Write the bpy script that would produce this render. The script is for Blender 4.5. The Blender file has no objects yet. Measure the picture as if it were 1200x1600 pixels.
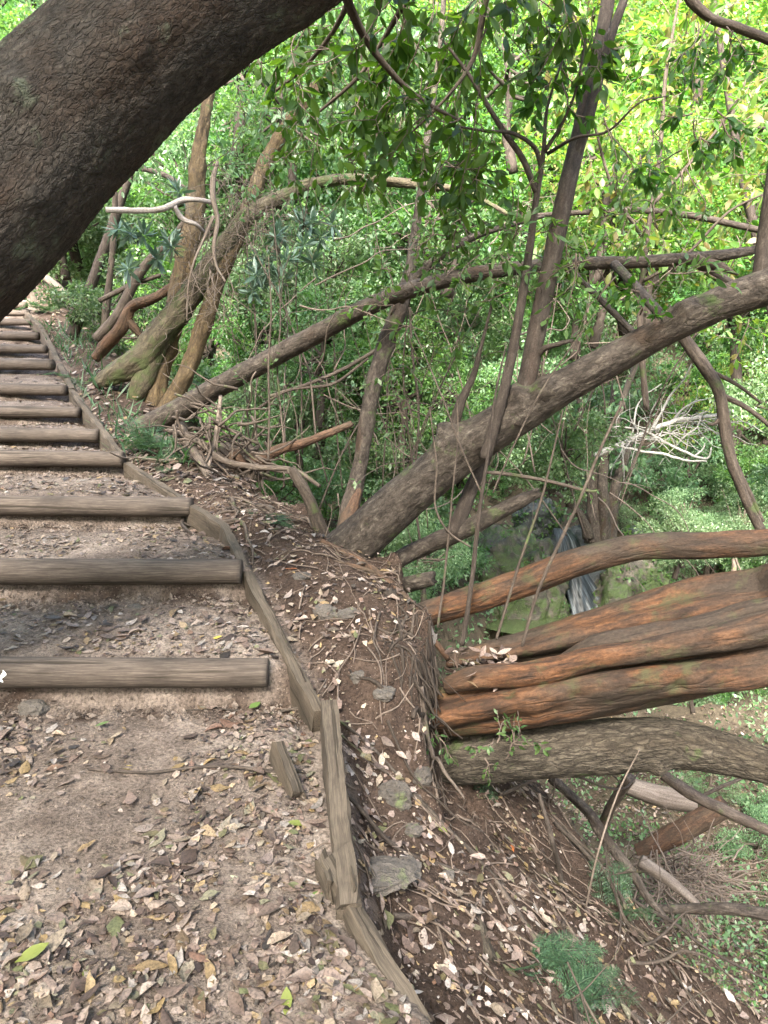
import bpy, math
import numpy as np
from mathutils import Vector

R = np.random.default_rng(11)
SC = bpy.context.scene
COL = SC.collection

# ------------------------------------------------------------------ camera
CZ = 1.4                      # lens height above the near part of the path
PITCH = math.radians(10.0)
FPX = 1155.0                  # focal length in pixels of a 1600 px tall frame
cam_d = bpy.data.cameras.new("camera")
cam_d.sensor_fit = 'VERTICAL'
cam_d.sensor_height = 36.0
cam_d.lens = 36.0 * FPX / 1600.0
cam_d.clip_start = 0.05
cam_d.clip_end = 400.0
cam = bpy.data.objects.new("camera", cam_d)
COL.objects.link(cam)
cam.location = (0, 0, CZ)
cam.rotation_euler = (math.pi / 2 - PITCH, 0, 0)
SC.camera = cam

# ------------------------------------------------------------------ light
SUN_EL, SUN_AZ = math.radians(43), math.radians(194)     # azimuth: clockwise from +Y (view direction)
W = bpy.data.worlds.new("World")
SC.world = W
W.use_nodes = True
wn = W.node_tree.nodes
wn.clear()
sky = wn.new("ShaderNodeTexSky")
sky.sky_type = 'NISHITA'
sky.sun_disc = False
sky.sun_elevation = SUN_EL
sky.sun_rotation = SUN_AZ
sky.air_density = 1.0
sky.dust_density = 4.0
sky.ozone_density = 0.6
bg = wn.new("ShaderNodeBackground")
bg.inputs[1].default_value = 0.15
wo = wn.new("ShaderNodeOutputWorld")
W.node_tree.links.new(sky.outputs[0], bg.inputs[0])
W.node_tree.links.new(bg.outputs[0], wo.inputs[0])
sd = bpy.data.lights.new("sun", 'SUN')
sd.energy = 5.0
sd.angle = math.radians(14.0)
sd.color = (1.0, 0.95, 0.86)
sun = bpy.data.objects.new("sun", sd)
COL.objects.link(sun)
sv = Vector((math.sin(SUN_AZ) * math.cos(SUN_EL), math.cos(SUN_AZ) * math.cos(SUN_EL), math.sin(SUN_EL)))
sun.rotation_euler = sv.to_track_quat('Z', 'Y').to_euler()

SC.view_settings.view_transform = 'Standard'
SC.view_settings.look = 'None'
SC.view_settings.exposure = 3.2
SC.view_settings.gamma = 1.0
SC.render.engine = 'CYCLES'
SC.cycles.max_bounces = 6
SC.cycles.diffuse_bounces = 4
SC.cycles.glossy_bounces = 2
SC.cycles.transmission_bounces = 4
SC.cycles.transparent_max_bounces = 4
SC.cycles.use_denoising = True

# ------------------------------------------------------------------ numpy noise
_perm = np.random.default_rng(5).permutation(256)
_perm = np.concatenate([_perm, _perm, _perm])
_g3 = np.random.default_rng(6).normal(size=(256, 3))
_g3 /= np.linalg.norm(_g3, axis=1)[:, None]

def perlin(p):
    p = np.asarray(p, float)
    i = np.floor(p).astype(int)
    f = p - i
    i &= 255
    u = f * f * f * (f * (f * 6 - 15) + 10)
    out = 0
    for dx in (0, 1):
        wx = u[..., 0] if dx else 1 - u[..., 0]
        for dy in (0, 1):
            wy = u[..., 1] if dy else 1 - u[..., 1]
            for dz in (0, 1):
                wz = u[..., 2] if dz else 1 - u[..., 2]
                h = _perm[_perm[_perm[i[..., 0] + dx] + i[..., 1] + dy] + i[..., 2] + dz]
                g = _g3[h]
                d = g[..., 0] * (f[..., 0] - dx) + g[..., 1] * (f[..., 1] - dy) + g[..., 2] * (f[..., 2] - dz)
                out = out + wx * wy * wz * d
    return out * 1.5

def fbm(p, o=4, lac=2.03, gain=0.5):
    a, s, p = 1.0, 0, np.asarray(p, float)
    for k in range(o):
        s = s + a * perlin(p + 17.3 * k)
        p = p * lac
        a *= gain
    return s

def worley(p):
    p = np.asarray(p, float)
    i = np.floor(p).astype(int)
    f1 = np.full(p.shape[:-1], 9.0)
    f2 = f1.copy()
    for dx in (-1, 0, 1):
        for dy in (-1, 0, 1):
            for dz in (-1, 0, 1):
                c = i + np.array([dx, dy, dz])
                h = _perm[_perm[_perm[c[..., 0] & 255] + (c[..., 1] & 255)] + (c[..., 2] & 255)]
                q = c + 0.5 + 0.48 * _g3[h]
                d = np.linalg.norm(p - q, axis=-1)
                m = d < f1
                f2 = np.where(m, f1, np.minimum(f2, d))
                f1 = np.where(m, d, f1)
    return f1, f2

def sstep(a, b, x):
    t = np.clip((np.asarray(x, float) - a) / (b - a), 0, 1)
    return t * t * (3 - 2 * t)

# ------------------------------------------------------------------ photo rays -> places in the world
CP, SP = math.cos(PITCH), math.sin(PITCH)

def ray(px, py):
    u = (np.asarray(px, float) - 600) / FPX
    v = (800 - np.asarray(py, float)) / FPX
    return np.stack([u, CP + v * SP, -SP + v * CP], -1)

def at(px, py, Y):
    d = ray(px, py)
    t = np.asarray(Y, float) / d[..., 1]
    return d * t[..., None] + np.array([0, 0, CZ])

def stemspec(spec):
    """(px, py, Y, half width in px) -> points, radii in metres"""
    a = np.array(spec, float)
    d = ray(a[:, 0], a[:, 1])
    t = a[:, 2] / d[:, 1]
    return d * t[:, None] + np.array([0, 0, CZ]), a[:, 3] * t / FPX

# ------------------------------------------------------------------ terrain
LOGY = np.array([2.5, 3.1, 3.9, 4.8, 5.6, 6.3, 7.0, 7.7, 8.5, 9.3, 10.3, 11.0, 11.8, 12.6, 13.4])
LOGPY = np.array([1037, 878, 777, 704, 668, 634, 598, 559, 537, 517, 497, 484, 471, 460, 452.])
LOGZ = at(np.full(15, 60.), LOGPY, LOGY)[:, 2] 
KY = np.array([-8, 0.0, 1.0, 1.32, 1.53, 2.34, 3.6, 3.9, 4.75, 5.6, 7, 8.5, 10.3, 13.4, 20, 60])
KX = np.array([3.2, .85, .25, .066, -.09, -.205, -.78, -1.02, -1.67, -2.13, -2.9, -3.7, -4.85, -6.2, -9.5, -30])
Z0 = LOGZ[0] - .15

def kx(y):
    return np.interp(y, KY, KX)

def ztread(y):
    y = np.asarray(y, float)
    z = np.full(y.shape, Z0) - 0.07 * (2.5 - y) - .012
    zz = z.copy()
    n = len(LOGY)
    for k in range(n):
        y0 = LOGY[k] + .05
        y1 = LOGY[k + 1] + .05 if k + 1 < n else 40.0
        z1 = LOGZ[k + 1] - .15 if k + 1 < n else LOGZ[k] + (40 - 13.4) * .3
        f = np.clip((y - y0) / (y1 - y0), 0, 1)
        t = LOGZ[k] - .02 + (z1 - LOGZ[k] + .02) * f
        zz = np.where(y > y0, z + (t - z) * sstep(0, .05, y - y0), zz)
        z = np.where(y > y0 + .05, t, z)
        z = np.where(y > y0, np.where(y > y0 + .05, t, zz), z)
    return zz

_sy = np.concatenate([[-8, 1.0], LOGY, [40]])
_sz = np.concatenate([[Z0 - .7, Z0 - .1], LOGZ - .09, [LOGZ[-1] + 8]])
_sz[2] = Z0 + .02

def zsm(y):
    return (np.interp(y, _sy, _sz) + np.interp(np.asarray(y) - .35, _sy, _sz) + np.interp(np.asarray(y) + .35, _sy, _sz)) / 3

def terr(x, y, noise=True):
    x = np.asarray(x, float)
    y = np.asarray(y, float)
    s = (x - kx(y)) * .88
    sp = np.maximum(s, 0)
    zs = zsm(y)
    # near slope below the kerb boards
    pa = -.05 - .10 * sstep(.02, .16, sp) - .74 * sp - 1.0 * np.maximum(sp - 1.65, 0)
    # bank with a level shoulder, then an earth face
    ed = np.interp(y, [2.3, 2.6, 2.9, 3.2, 3.7, 4.5], [.36, .44, .57, .68, .78, .80]) + .03 * np.sin(y * 9)
    dp = np.interp(y, [2.4, 3.3, 4.0], [.95, .8, .45])
    pb = -.02 - .05 * sp - .28 * np.maximum(sp - .40, 0) - dp * sstep(ed - .03, ed + .06, sp) - .95 * np.maximum(sp - ed, 0)
    pb = np.maximum(pb, pa - .10 - 1.3 * np.maximum(sp - 1.3, 0))
    w = sstep(2.3, 2.72, y)
    prof = pa * (1 - w) + pb * w
    zr = zs + prof - .06 * np.exp(-(sp / .16) ** 2)
    zl = ztread(y) - .02 * sstep(-.14, -.04, s)
    left = np.maximum(-1.95 - s, 0)
    zl = zl + .85 * left - .3 * np.maximum(left - 3, 0)
    m = sstep(-.01, .05, s)
    z = zl * (1 - m) + zr * m
    # gorge floor and far side
    q = .8 * x + .6 * y
    a = -.6 * x + .8 * y
    fl = -5.5 + CZ + 1.5 * sstep(8.6, 9.8, a) + .25 * np.maximum(a - 9.3, 0) - .1 * np.maximum(2 - a, 0)
    op = fl + 1.15 * np.maximum(q - 12.3, 0) + .35 * np.maximum(y - 17, 0)
    base = np.maximum(fl, op)
    k = 1.2
    h = np.clip(.5 + .5 * (z - base) / k, 0, 1)
    zf = base * (1 - h) + z * h + k * h * (1 - h)
    far = sstep(1.6, 2.6, s)
    z = np.where(s > 1.4, z * (1 - far) + zf * far, z)
    if noise:
        p = np.stack([x, y, np.zeros_like(x)], -1)
        nf = sstep(.0, .25, s) * .7 + .3
        z = z + nf * (.035 * fbm(p * 2.1, 3) + .024 * fbm(p * 8.0, 4))
        ef = np.interp(y, [2.3, 2.6, 2.9, 3.2, 3.7, 4.5], [.36, .44, .57, .68, .78, .80])
        fz = np.exp(-((s - ef - .08) / .16) ** 2) * sstep(2.25, 2.6, y) * (1 - sstep(4, 5, y))
        z = z + fz * (.16 * fbm(p * np.array([5, 11, 1]), 4) - .05 * np.abs(fbm(p * 22 + 5, 3))) + .004 * fbm(p * 30, 2)
        z = z + sstep(2, 6, s) * .5 * fbm(p * .5, 4)
        # crumbly earth under each log
        dl = y[..., None] - (LOGY + .03)
        rz = np.exp(-(dl / .10) ** 2).max(-1) * (s < 0)
        z = z - rz * .018 * (1 + 2.0 * fbm(p * 14, 2))
    return z

def cast(px, py, tmin=.8, tmax=90.0):
    """first terrain hit of photo rays; returns points and a hit mask"""
    d = ray(px, py)
    t = np.full(len(d), tmin)
    hit = np.zeros(len(d), bool)
    o = np.array([0, 0, CZ])
    while True:
        p = o + d * t[:, None]
        below = p[:, 2] < terr(p[:, 0], p[:, 1], False)
        hit |= below
        act = ~hit & (t < tmax)
        if not act.any():
            break
        t = np.where(act, t * 1.015 + .01, t)
    return o + d * t[:, None], hit

# ------------------------------------------------------------------ mesh helpers
def mesh_obj(name, v, f, mats, parent=None, origin=(0, 0, 0), smooth=True, co=None, midx=None):
    """v (N,3) world coordinates; f list of (M,k) index arrays"""
    origin = np.array(origin, float)
    if parent is not None:
        origin = np.array(parent['_o'])
    v = np.asarray(v, float) - origin
    if isinstance(f, np.ndarray):
        f = [f]
    f = [np.asarray(a) for a in f if len(a)]
    me = bpy.data.meshes.new(name)
    me.vertices.add(len(v))
    me.vertices.foreach_set("co", v.astype(np.float32).ravel())
    li = np.concatenate([a.ravel() for a in f]).astype(np.int32)
    tot = np.concatenate([np.full(len(a), a.shape[1]) for a in f]).astype(np.int32)
    st = np.concatenate([[0], np.cumsum(tot)[:-1]]).astype(np.int32)
    me.loops.add(len(li))
    me.loops.foreach_set("vertex_index", li)
    me.polygons.add(len(tot))
    me.polygons.foreach_set("loop_start", st)
    me.polygons.foreach_set("loop_total", tot)
    me.polygons.foreach_set("use_smooth", np.full(len(tot), smooth))
    if not isinstance(mats, (list, tuple)):
        mats = [mats]
    for m in mats:
        me.materials.append(m)
    if midx is not None:
        me.polygons.foreach_set("material_index", np.asarray(midx, np.int32))
    me.update(calc_edges=True)
    if co is not None:
        at_ = me.attributes.new("co", 'FLOAT_VECTOR', 'POINT')
        at_.data.foreach_set("vector", np.asarray(co, np.float32).ravel())
    o = bpy.data.objects.new(name, me)
    COL.objects.link(o)
    if parent is not None:
        o.parent = parent
        o['_o'] = list(origin)
        o.location = (0, 0, 0)
    else:
        o.location = origin
        o['_o'] = list(origin)
    return o

def thing(name, label, cat, loc, group=None):
    o = bpy.data.objects.new(name, None)
    o.empty_display_size = .1
    COL.objects.link(o)
    o.location = loc
    o['_o'] = [float(c) for c in loc]
    o['label'] = label
    o['category'] = cat
    if group:
        o['group'] = group
    return o

def tag(o, label, cat, group=None, kind=None):
    o['label'] = label
    o['category'] = cat
    if group:
        o['group'] = group
    if kind:
        o['kind'] = kind
    return o

def struct(o, kind='structure', label=None):
    o['kind'] = kind
    if label:
        o['label'] = label
    return o

class Bag:
    """collects geometry for ONE mesh"""
    def __init__(s):
        s.v, s.f, s.c, s.n = [], {}, [], 0
    def add(s, v, fs, co=None):
        v = np.asarray(v, float)
        s.v.append(v)
        s.c.append(v if co is None else co)
        for f in fs:
            f = np.asarray(f)
            if len(f):
                s.f.setdefault(f.shape[1], []).append(f + s.n)
        s.n += len(v)
        return s
    def build(s, name, mat, parent=None, origin=(0, 0, 0), smooth=True):
        return mesh_obj(name, np.concatenate(s.v), [np.concatenate(a) for a in s.f.values()], mat, parent, origin, smooth, np.concatenate(s.c))

def resample(P, r, step):
    P = np.asarray(P, float)
    r = np.asarray(r, float)
    n = len(P)
    seg = np.linalg.norm(np.diff(P, axis=0), axis=1)
    k = np.concatenate([[0], np.cumsum(np.maximum(seg, 1e-6))])
    N = max(4, int(k[-1] / step) + 1)
    T = np.linspace(0, k[-1], N)
    if n == 2:
        return np.stack([np.interp(T, k, P[:, i]) for i in range(3)], -1), np.interp(T, k, r), T
    m = np.zeros_like(P)          # tangents
    m[1:-1] = (P[2:] - P[:-2]) / (k[2:] - k[:-2])[:, None]
    m[0] = (P[1] - P[0]) / (k[1] - k[0])
    m[-1] = (P[-1] - P[-2]) / (k[-1] - k[-2])
    i = np.clip(np.searchsorted(k, T, 'right') - 1, 0, n - 2)
    h = (k[i + 1] - k[i])
    t = ((T - k[i]) / h)[:, None]
    h = h[:, None]
    Q = (2 * t**3 - 3 * t**2 + 1) * P[i] + (t**3 - 2 * t**2 + t) * h * m[i] + (-2 * t**3 + 3 * t**2) * P[i + 1] + (t**3 - t**2) * h * m[i + 1]
    return Q, np.interp(T, k, r), T

def tube(P, r, step=.05, seg=12, lump=0.0, lfreq=3.0, wob=0.0, flute=None, scale_amp=0.0, scale_f=(30, 30, 12), bumps=(), jag=0.0, seed=0.0, round_end=True, stretch=.35):
    """a tapered limb along P: vertices, faces, bark coordinates"""
    Q, rr, T = resample(P, r, step)
    N = len(Q)
    if wob:
        q = np.stack([T * 2.2, np.full(N, seed), np.zeros(N)], -1)
        off = np.stack([fbm(q + 31 * i, 3) for i in range(3)], -1)
        Q = Q + off * wob * (rr[:, None] if wob < 0 else 1) * np.sign(wob)
    tan = np.gradient(Q, axis=0)
    tan /= np.linalg.norm(tan, axis=1)[:, None] + 1e-9
    nx = np.zeros_like(Q)
    a = np.cross(tan[0], [0.13, .2, .97])
    nx[0] = a / np.linalg.norm(a)
    for i in range(1, N):
        b = nx[i - 1] - tan[i] * np.dot(nx[i - 1], tan[i])
        nx[i] = b / (np.linalg.norm(b) + 1e-9)
    ny = np.cross(tan, nx)
    th = np.linspace(0, 2 * math.pi, seg, endpoint=False)
    c, s = np.cos(th), np.sin(th)
    dirs = nx[:, None] * c[None, :, None] + ny[:, None] * s[None, :, None]
    rad = np.repeat(rr[:, None], seg, 1)
    co = np.stack([rr[:, None] * c, rr[:, None] * s, np.repeat(T[:, None], seg, 1)], -1)
    co[..., 2] += seed * 3.1
    pw = np.concatenate([co[..., :2] , co[..., 2:] * stretch], -1) + seed * 1.7
    if lump:
        rad = rad * (1 + lump * fbm(pw * lfreq / max(np.median(rr), 1e-3) * .3, 3))
    if flute is not None:
        rad = rad * flute(th[None, :], T[:, None] / T[-1])
    if scale_amp:
        f1, f2 = worley(pw * np.array(scale_f) + .4 * fbm(pw * 20, 2)[..., None])
        rad = rad + scale_amp * (sstep(0.02, .35, f2 - f1) - .5 + .6 * fbm(pw * 60, 2))
    V = Q[:, None] + dirs * rad[..., None]
    for (bp, br, ba) in bumps:
        d = np.linalg.norm(V - np.asarray(bp), axis=-1)
        g = np.exp(-(d / br) ** 2) * (1 + .6 * fbm(V * 14, 2))
        V = V + dirs * (g * ba)[..., None]
    if jag:
        V[-1] += tan[-1] * (jag * R.uniform(-1, 1, seg))[:, None]
    verts = V.reshape(-1, 3)
    idx = np.arange(N * seg).reshape(N, seg)
    nxt = np.roll(idx, -1, 1)
    q = np.stack([idx[:-1], nxt[:-1], nxt[1:], idx[1:]], -1).reshape(-1, 4)
    e = rr[-1] * (.5 if round_end else -.3)
    v2 = np.stack([Q[0], Q[-1] + tan[-1] * e])
    n = N * seg
    t0 = np.stack([np.full(seg, n), nxt[0], idx[0]], -1)
    t1 = np.stack([np.full(seg, n + 1), idx[-1], nxt[-1]], -1)
    verts = np.concatenate([verts, v2])
    cc = np.concatenate([co.reshape(-1, 3), [[0, 0, co[0, 0, 2]], [0, 0, co[-1, 0, 2]]]])
    return verts, [q, np.concatenate([t0, t1])], cc

def pxtube(spec, thin=1.0, **k):
    P, r = stemspec(spec)
    r = r * thin
    return tube(P, r, **k)

# ------------------------------------------------------------------ leaves
def frames(n, dirs, tilt=.5):
    """random leaf frames round given length directions"""
    d = dirs / (np.linalg.norm(dirs, axis=1)[:, None] + 1e-9)
    a = R.normal(size=(n, 3)) * tilt + np.array([0, 0, 1.0])
    w = np.cross(d, a)
    w /= np.linalg.norm(w, axis=1)[:, None] + 1e-9
    nn = np.cross(w, d)
    return d, w, nn

def leaves(P, D, L, wr=.4, tilt=.6, curl=.15, fine=False):
    """leaf-shaped faces: P bases, D directions, L lengths"""
    n = len(P)
    d, w, nn = frames(n, D, tilt)
    L = np.broadcast_to(np.asarray(L, float), (n,))
    wr = np.broadcast_to(np.asarray(wr, float), (n,))
    if fine:
        st = np.array([0, .08, .3, .55, .8, 1.0])
        wd = np.array([.03, .10, .42, .5, .30, .0])
        cz = R.uniform(-1, 1, (n, 1)) * curl
        fold = R.uniform(.0, .5, n)
        V = np.zeros((n, 6, 3, 3))
        for j, (a, b) in enumerate(zip(st, wd)):
            ctr = P + d * (L * a)[:, None] + nn * (L[:, None] * cz * (a * a) * 2)
            sw = b * L * wr * 2 * .5
            V[:, j, 1] = ctr
            up = nn * (sw * fold)[:, None]
            V[:, j, 0] = ctr - w * sw[:, None] + up
            V[:, j, 2] = ctr + w * sw[:, None] + up
        idx = np.arange(n * 18).reshape(n, 6, 3)
        q = np.stack([idx[:, :-1, :-1], idx[:, :-1, 1:], idx[:, 1:, 1:], idx[:, 1:, :-1]], -1).reshape(-1, 4)
        return V.reshape(-1, 3), [q]
    k = R.uniform(-1, 1, n) * curl
    a = P
    b = P + d * (L * .45)[:, None] + w * (L * wr * .5)[:, None] + nn * (L * k * .5)[:, None]
    c = P + d * L[:, None] + nn * (L * k)[:, None] * 0
    e = P + d * (L * .45)[:, None] - w * (L * wr * .5)[:, None] + nn * (L * k * .5)[:, None]
    V = np.stack([a, b, c, e], 1).reshape(-1, 3)
    return V, [np.arange(n * 4).reshape(n, 4)]

def rdir(n, up=0.0):
    d = R.normal(size=(n, 3))
    d[:, 2] += up
    return d / np.linalg.norm(d, axis=1)[:, None]

def twig_path(p, d, L, n=5, bend=.35, grav=0.0):
    P = [np.array(p, float)]
    d = np.array(d, float)
    d /= np.linalg.norm(d)
    for i in range(n):
        d = d + R.normal(size=3) * bend * .5 + np.array([0, 0, grav])
        d /= np.linalg.norm(d)
        P.append(P[-1] + d * L / n)
    return np.array(P)

def spray(wood, leaf_list, p, d, L, r, nleaf=8, size=.08, sub=3, grav=-.08, bend=.5):
    """a leafy twig: one main twig, side twigs and leaves along them"""
    P = twig_path(p, d, L, 6, bend, grav)
    wood.add(*tube(P, np.linspace(r, r * .35, len(P)), step=max(L / 10, .02), seg=5))
    paths = [P]
    for k in range(sub):
        i = R.integers(1, 6)
        dd = (P[i] - P[i - 1])
        dd = dd / np.linalg.norm(dd) + rdir(1)[0] * .9
        Q = twig_path(P[i], dd, L * R.uniform(.3, .55), 4, bend, grav)
        wood.add(*tube(Q, np.linspace(r * .6, r * .25, len(Q)), step=max(L / 8, .02), seg=4))
        paths.append(Q)
    for Q in paths:
        m = max(2, int(nleaf * (1 if Q is P else .7)))
        t = np.sort(R.uniform(.25, 1, m)) * (len(Q) - 1.001)
        i = t.astype(int)
        f = (t - i)[:, None]
        pts = Q[i] * (1 - f) + Q[i + 1] * f
        dr = (Q[i + 1] - Q[i])
        dr /= np.linalg.norm(dr, axis=1)[:, None]
        dr = dr * .7 + rdir(m) * .8 + np.array([0, 0, -.35])
        leaf_list.append((pts, dr, R.uniform(.6, 1.15, m) * size))

def leaf_bag(leaf_list, wr=.42, tilt=.6, curl=.2, fine=True):
    P = np.concatenate([a[0] for a in leaf_list])
    D = np.concatenate([a[1] for a in leaf_list])
    L = np.concatenate([a[2] for a in leaf_list])
    b = Bag()
    b.add(*leaves(P, D, L, wr, tilt, curl, fine))
    return b

# ------------------------------------------------------------------ materials
def newmat(name):
    m = bpy.data.materials.new(name)
    m.use_nodes = True
    nt = m.node_tree
    b = nt.nodes["Principled BSDF"]
    return m, nt, b

def N(nt, t, **k):
    n = nt.nodes.new(t)
    for a, b in k.items():
        if a.startswith('i_'):
            n.inputs[a[2:].replace('_', ' ')].default_value = b
        else:
            setattr(n, a, b)
    return n

def ramp(nt, src, stops, interp='LINEAR'):
    r = nt.nodes.new("ShaderNodeValToRGB")
    r.color_ramp.interpolation = interp
    e = r.color_ramp.elements
    while len(e) < len(stops):
        e.new(.5)
    for x, (p, c) in zip(e, stops):
        x.position = p
        x.color = (c[0], c[1], c[2], 1) if not isinstance(c, (int, float)) else (c, c, c, 1)
    nt.links.new(src, r.inputs[0])
    return r.outputs[0]

def mix(nt, fac, a, b, mode='MIX'):
    m = nt.nodes.new("ShaderNodeMix")
    m.data_type = 'RGBA'
    m.blend_type = mode
    for s, v in ((m.inputs[0], fac), (m.inputs[6], a), (m.inputs[7], b)):
        if isinstance(v, (int, float)):
            s.default_value = v
        elif isinstance(v, (tuple, list)):
            s.default_value = (v[0], v[1], v[2], 1)
        else:
            nt.links.new(v, s)
    return m.outputs[2]

def math_n(nt, op, a, b=None, clamp=False):
    m = nt.nodes.new("ShaderNodeMath")
    m.operation = op
    m.use_clamp = clamp
    for s, v in ((m.inputs[0], a), (m.inputs[1], b)):
        if v is None:
            continue
        if isinstance(v, (int, float)):
            s.default_value = v
        else:
            nt.links.new(v, s)
    return m.outputs[0]

def noise(nt, vec, scale, detail=6, rough=.6, dist=0.0):
    n = nt.nodes.new("ShaderNodeTexNoise")
    n.inputs['Scale'].default_value = scale
    n.inputs['Detail'].default_value = detail
    n.inputs['Roughness'].default_value = rough
    n.inputs['Distortion'].default_value = dist
    if vec is not None:
        nt.links.new(vec, n.inputs['Vector'])
    return n.outputs[0]

def mapped(nt, vec, sc, loc=(0, 0, 0)):
    m = nt.nodes.new("ShaderNodeMapping")
    m.inputs['Scale'].default_value = sc
    m.inputs['Location'].default_value = loc
    nt.links.new(vec, m.inputs['Vector'])
    return m.outputs[0]

def bark(name, cols, patch=None, stretch=.25, fine=40.0, crack=(25.0, .6), bump=.5, bd=.01, moss=0.0, mosscol=(.06, .09, .025), patch_scale=6.0, patch_lo=.45, rough=.85, dark=(.02, .015, .012)):
    m, nt, b = newmat(name)
    at_ = N(nt, "ShaderNodeAttribute", attribute_name="co")
    vec = mapped(nt, at_.outputs['Vector'], (1, 1, stretch))
    n1 = noise(nt, vec, fine, 8, .65, .4)
    c = ramp(nt, n1, [(i / (len(cols) - 1) * .5 + .25, k) for i, k in enumerate(cols)])
    if patch:
        n2 = noise(nt, mapped(nt, at_.outputs['Vector'], (1, 1, .4), (3, 1, 7)), patch_scale, 5, .6, .6)
        f = ramp(nt, n2, [(patch_lo, 0), (patch_lo + .16, 1)])
        c2 = ramp(nt, n1, [(.25, [x * .55 for x in patch]), (.7, patch)])
        c = mix(nt, f, c, c2)
    vo = N(nt, "ShaderNodeTexVoronoi", feature='DISTANCE_TO_EDGE')
    vo.inputs['Scale'].default_value = crack[0]
    wv = nt.nodes.new("ShaderNodeVectorMath")
    wv.operation = 'MULTIPLY_ADD'
    nn = N(nt, "ShaderNodeTexNoise")
    nn.inputs['Scale'].default_value = crack[0] * .7
    nn.inputs['Detail'].default_value = 5
    nt.links.new(vec, nn.inputs['Vector'])
    nt.links.new(nn.outputs[1], wv.inputs[0])
    wv.inputs[1].default_value = (2.2 / crack[0],) * 3
    nt.links.new(vec, wv.inputs[2])
    nt.links.new(wv.outputs[0], vo.inputs['Vector'])
    cr = ramp(nt, vo.outputs[0], [(0.0, 0), (.16, 1)])
    k = math_n(nt, 'MULTIPLY', math_n(nt, 'SUBTRACT', 1.0, cr), crack[1])
    c = mix(nt, k, c, dark)
    nf = noise(nt, mapped(nt, at_.outputs['Vector'], (1, 1, .6)), fine * 3.5, 5, .7)
    c = mix(nt, .8, c, ramp(nt, nf, [(.32, .5), (.5, 1.0), (.66, 1.5)]), 'MULTIPLY')
    if moss:
        geo = N(nt, "ShaderNodeNewGeometry")
        n3 = noise(nt, geo.outputs['Position'], 7.0, 6, .65)
        f = ramp(nt, n3, [(.62 - moss * .3, 0), (.72 - moss * .3, 1)])
        c = mix(nt, math_n(nt, 'MULTIPLY', f, .75), c, mosscol)
    nt.links.new(c, b.inputs['Base Color'])
    b.inputs['Roughness'].default_value = rough
    b.inputs['Specular IOR Level'].default_value = .25
    h = math_n(nt, 'ADD', math_n(nt, 'ADD', math_n(nt, 'MULTIPLY', cr, .45), n1), math_n(nt, 'MULTIPLY', nf, .6))
    bp = N(nt, "ShaderNodeBump")
    bp.inputs['Strength'].default_value = bump
    bp.inputs['Distance'].default_value = bd
    nt.links.new(h, bp.inputs['Height'])
    nt.links.new(bp.outputs[0], b.inputs['Normal'])
    return m

def leafmat(name, cols, trans=.35, tcol=None, rough=.40, hue=.0, spec=.5, blotch=0.0):
    m, nt, b = newmat(name)
    geo = N(nt, "ShaderNodeNewGeometry")
    c = ramp(nt, geo.outputs['Random Per Island'], [(i / max(1, len(cols) - 1), k) for i, k in enumerate(cols)])
    oi = N(nt, "ShaderNodeObjectInfo")
    hs = N(nt, "ShaderNodeHueSaturation")
    hs.inputs['Saturation'].default_value = 1.0
    v = N(nt, "ShaderNodeMapRange")
    v.inputs['To Min'].default_value = .75
    v.inputs['To Max'].default_value = 1.25
    nt.links.new(oi.outputs['Random'], v.inputs['Value'])
    nt.links.new(v.outputs[0], hs.inputs['Value'])
    v2 = N(nt, "ShaderNodeMapRange")
    v2.inputs['To Min'].default_value = .5 - hue
    v2.inputs['To Max'].default_value = .5 + hue
    v3 = math_n(nt, 'FRACT', math_n(nt, 'MULTIPLY', oi.outputs['Random'], 7.31))
    nt.links.new(v3, v2.inputs['Value'])
    nt.links.new(v2.outputs[0], hs.inputs['Hue'])
    nt.links.new(c, hs.inputs['Color'])
    if blotch:
        bn = noise(nt, geo.outputs['Position'], 160.0, 4, .7)
        c2 = mix(nt, 1.0, hs.outputs[0], ramp(nt, bn, [(.34, 1 - blotch), (.5, 1.0), (.66, 1 + blotch * .6)]), 'MULTIPLY')
        nt.links.new(c2, b.inputs['Base Color'])
    else:
        nt.links.new(hs.outputs[0], b.inputs['Base Color'])
    b.inputs['Roughness'].default_value = rough
    b.inputs['Specular IOR Level'].default_value = spec
    if trans:
        t = N(nt, "ShaderNodeBsdfTranslucent")
        g = mix(nt, 1.0, hs.outputs[0], tcol or (1.9, 2.0, .9), 'MULTIPLY')
        nt.links.new(g, t.inputs['Color'])
        ms = N(nt, "ShaderNodeMixShader")
        ms.inputs[0].default_value = trans
        nt.links.new(b.outputs[0], ms.inputs[1])
        nt.links.new(t.outputs[0], ms.inputs[2])
        nt.links.new(ms.outputs[0], nt.nodes["Material Output"].inputs[0])
    return m

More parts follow.
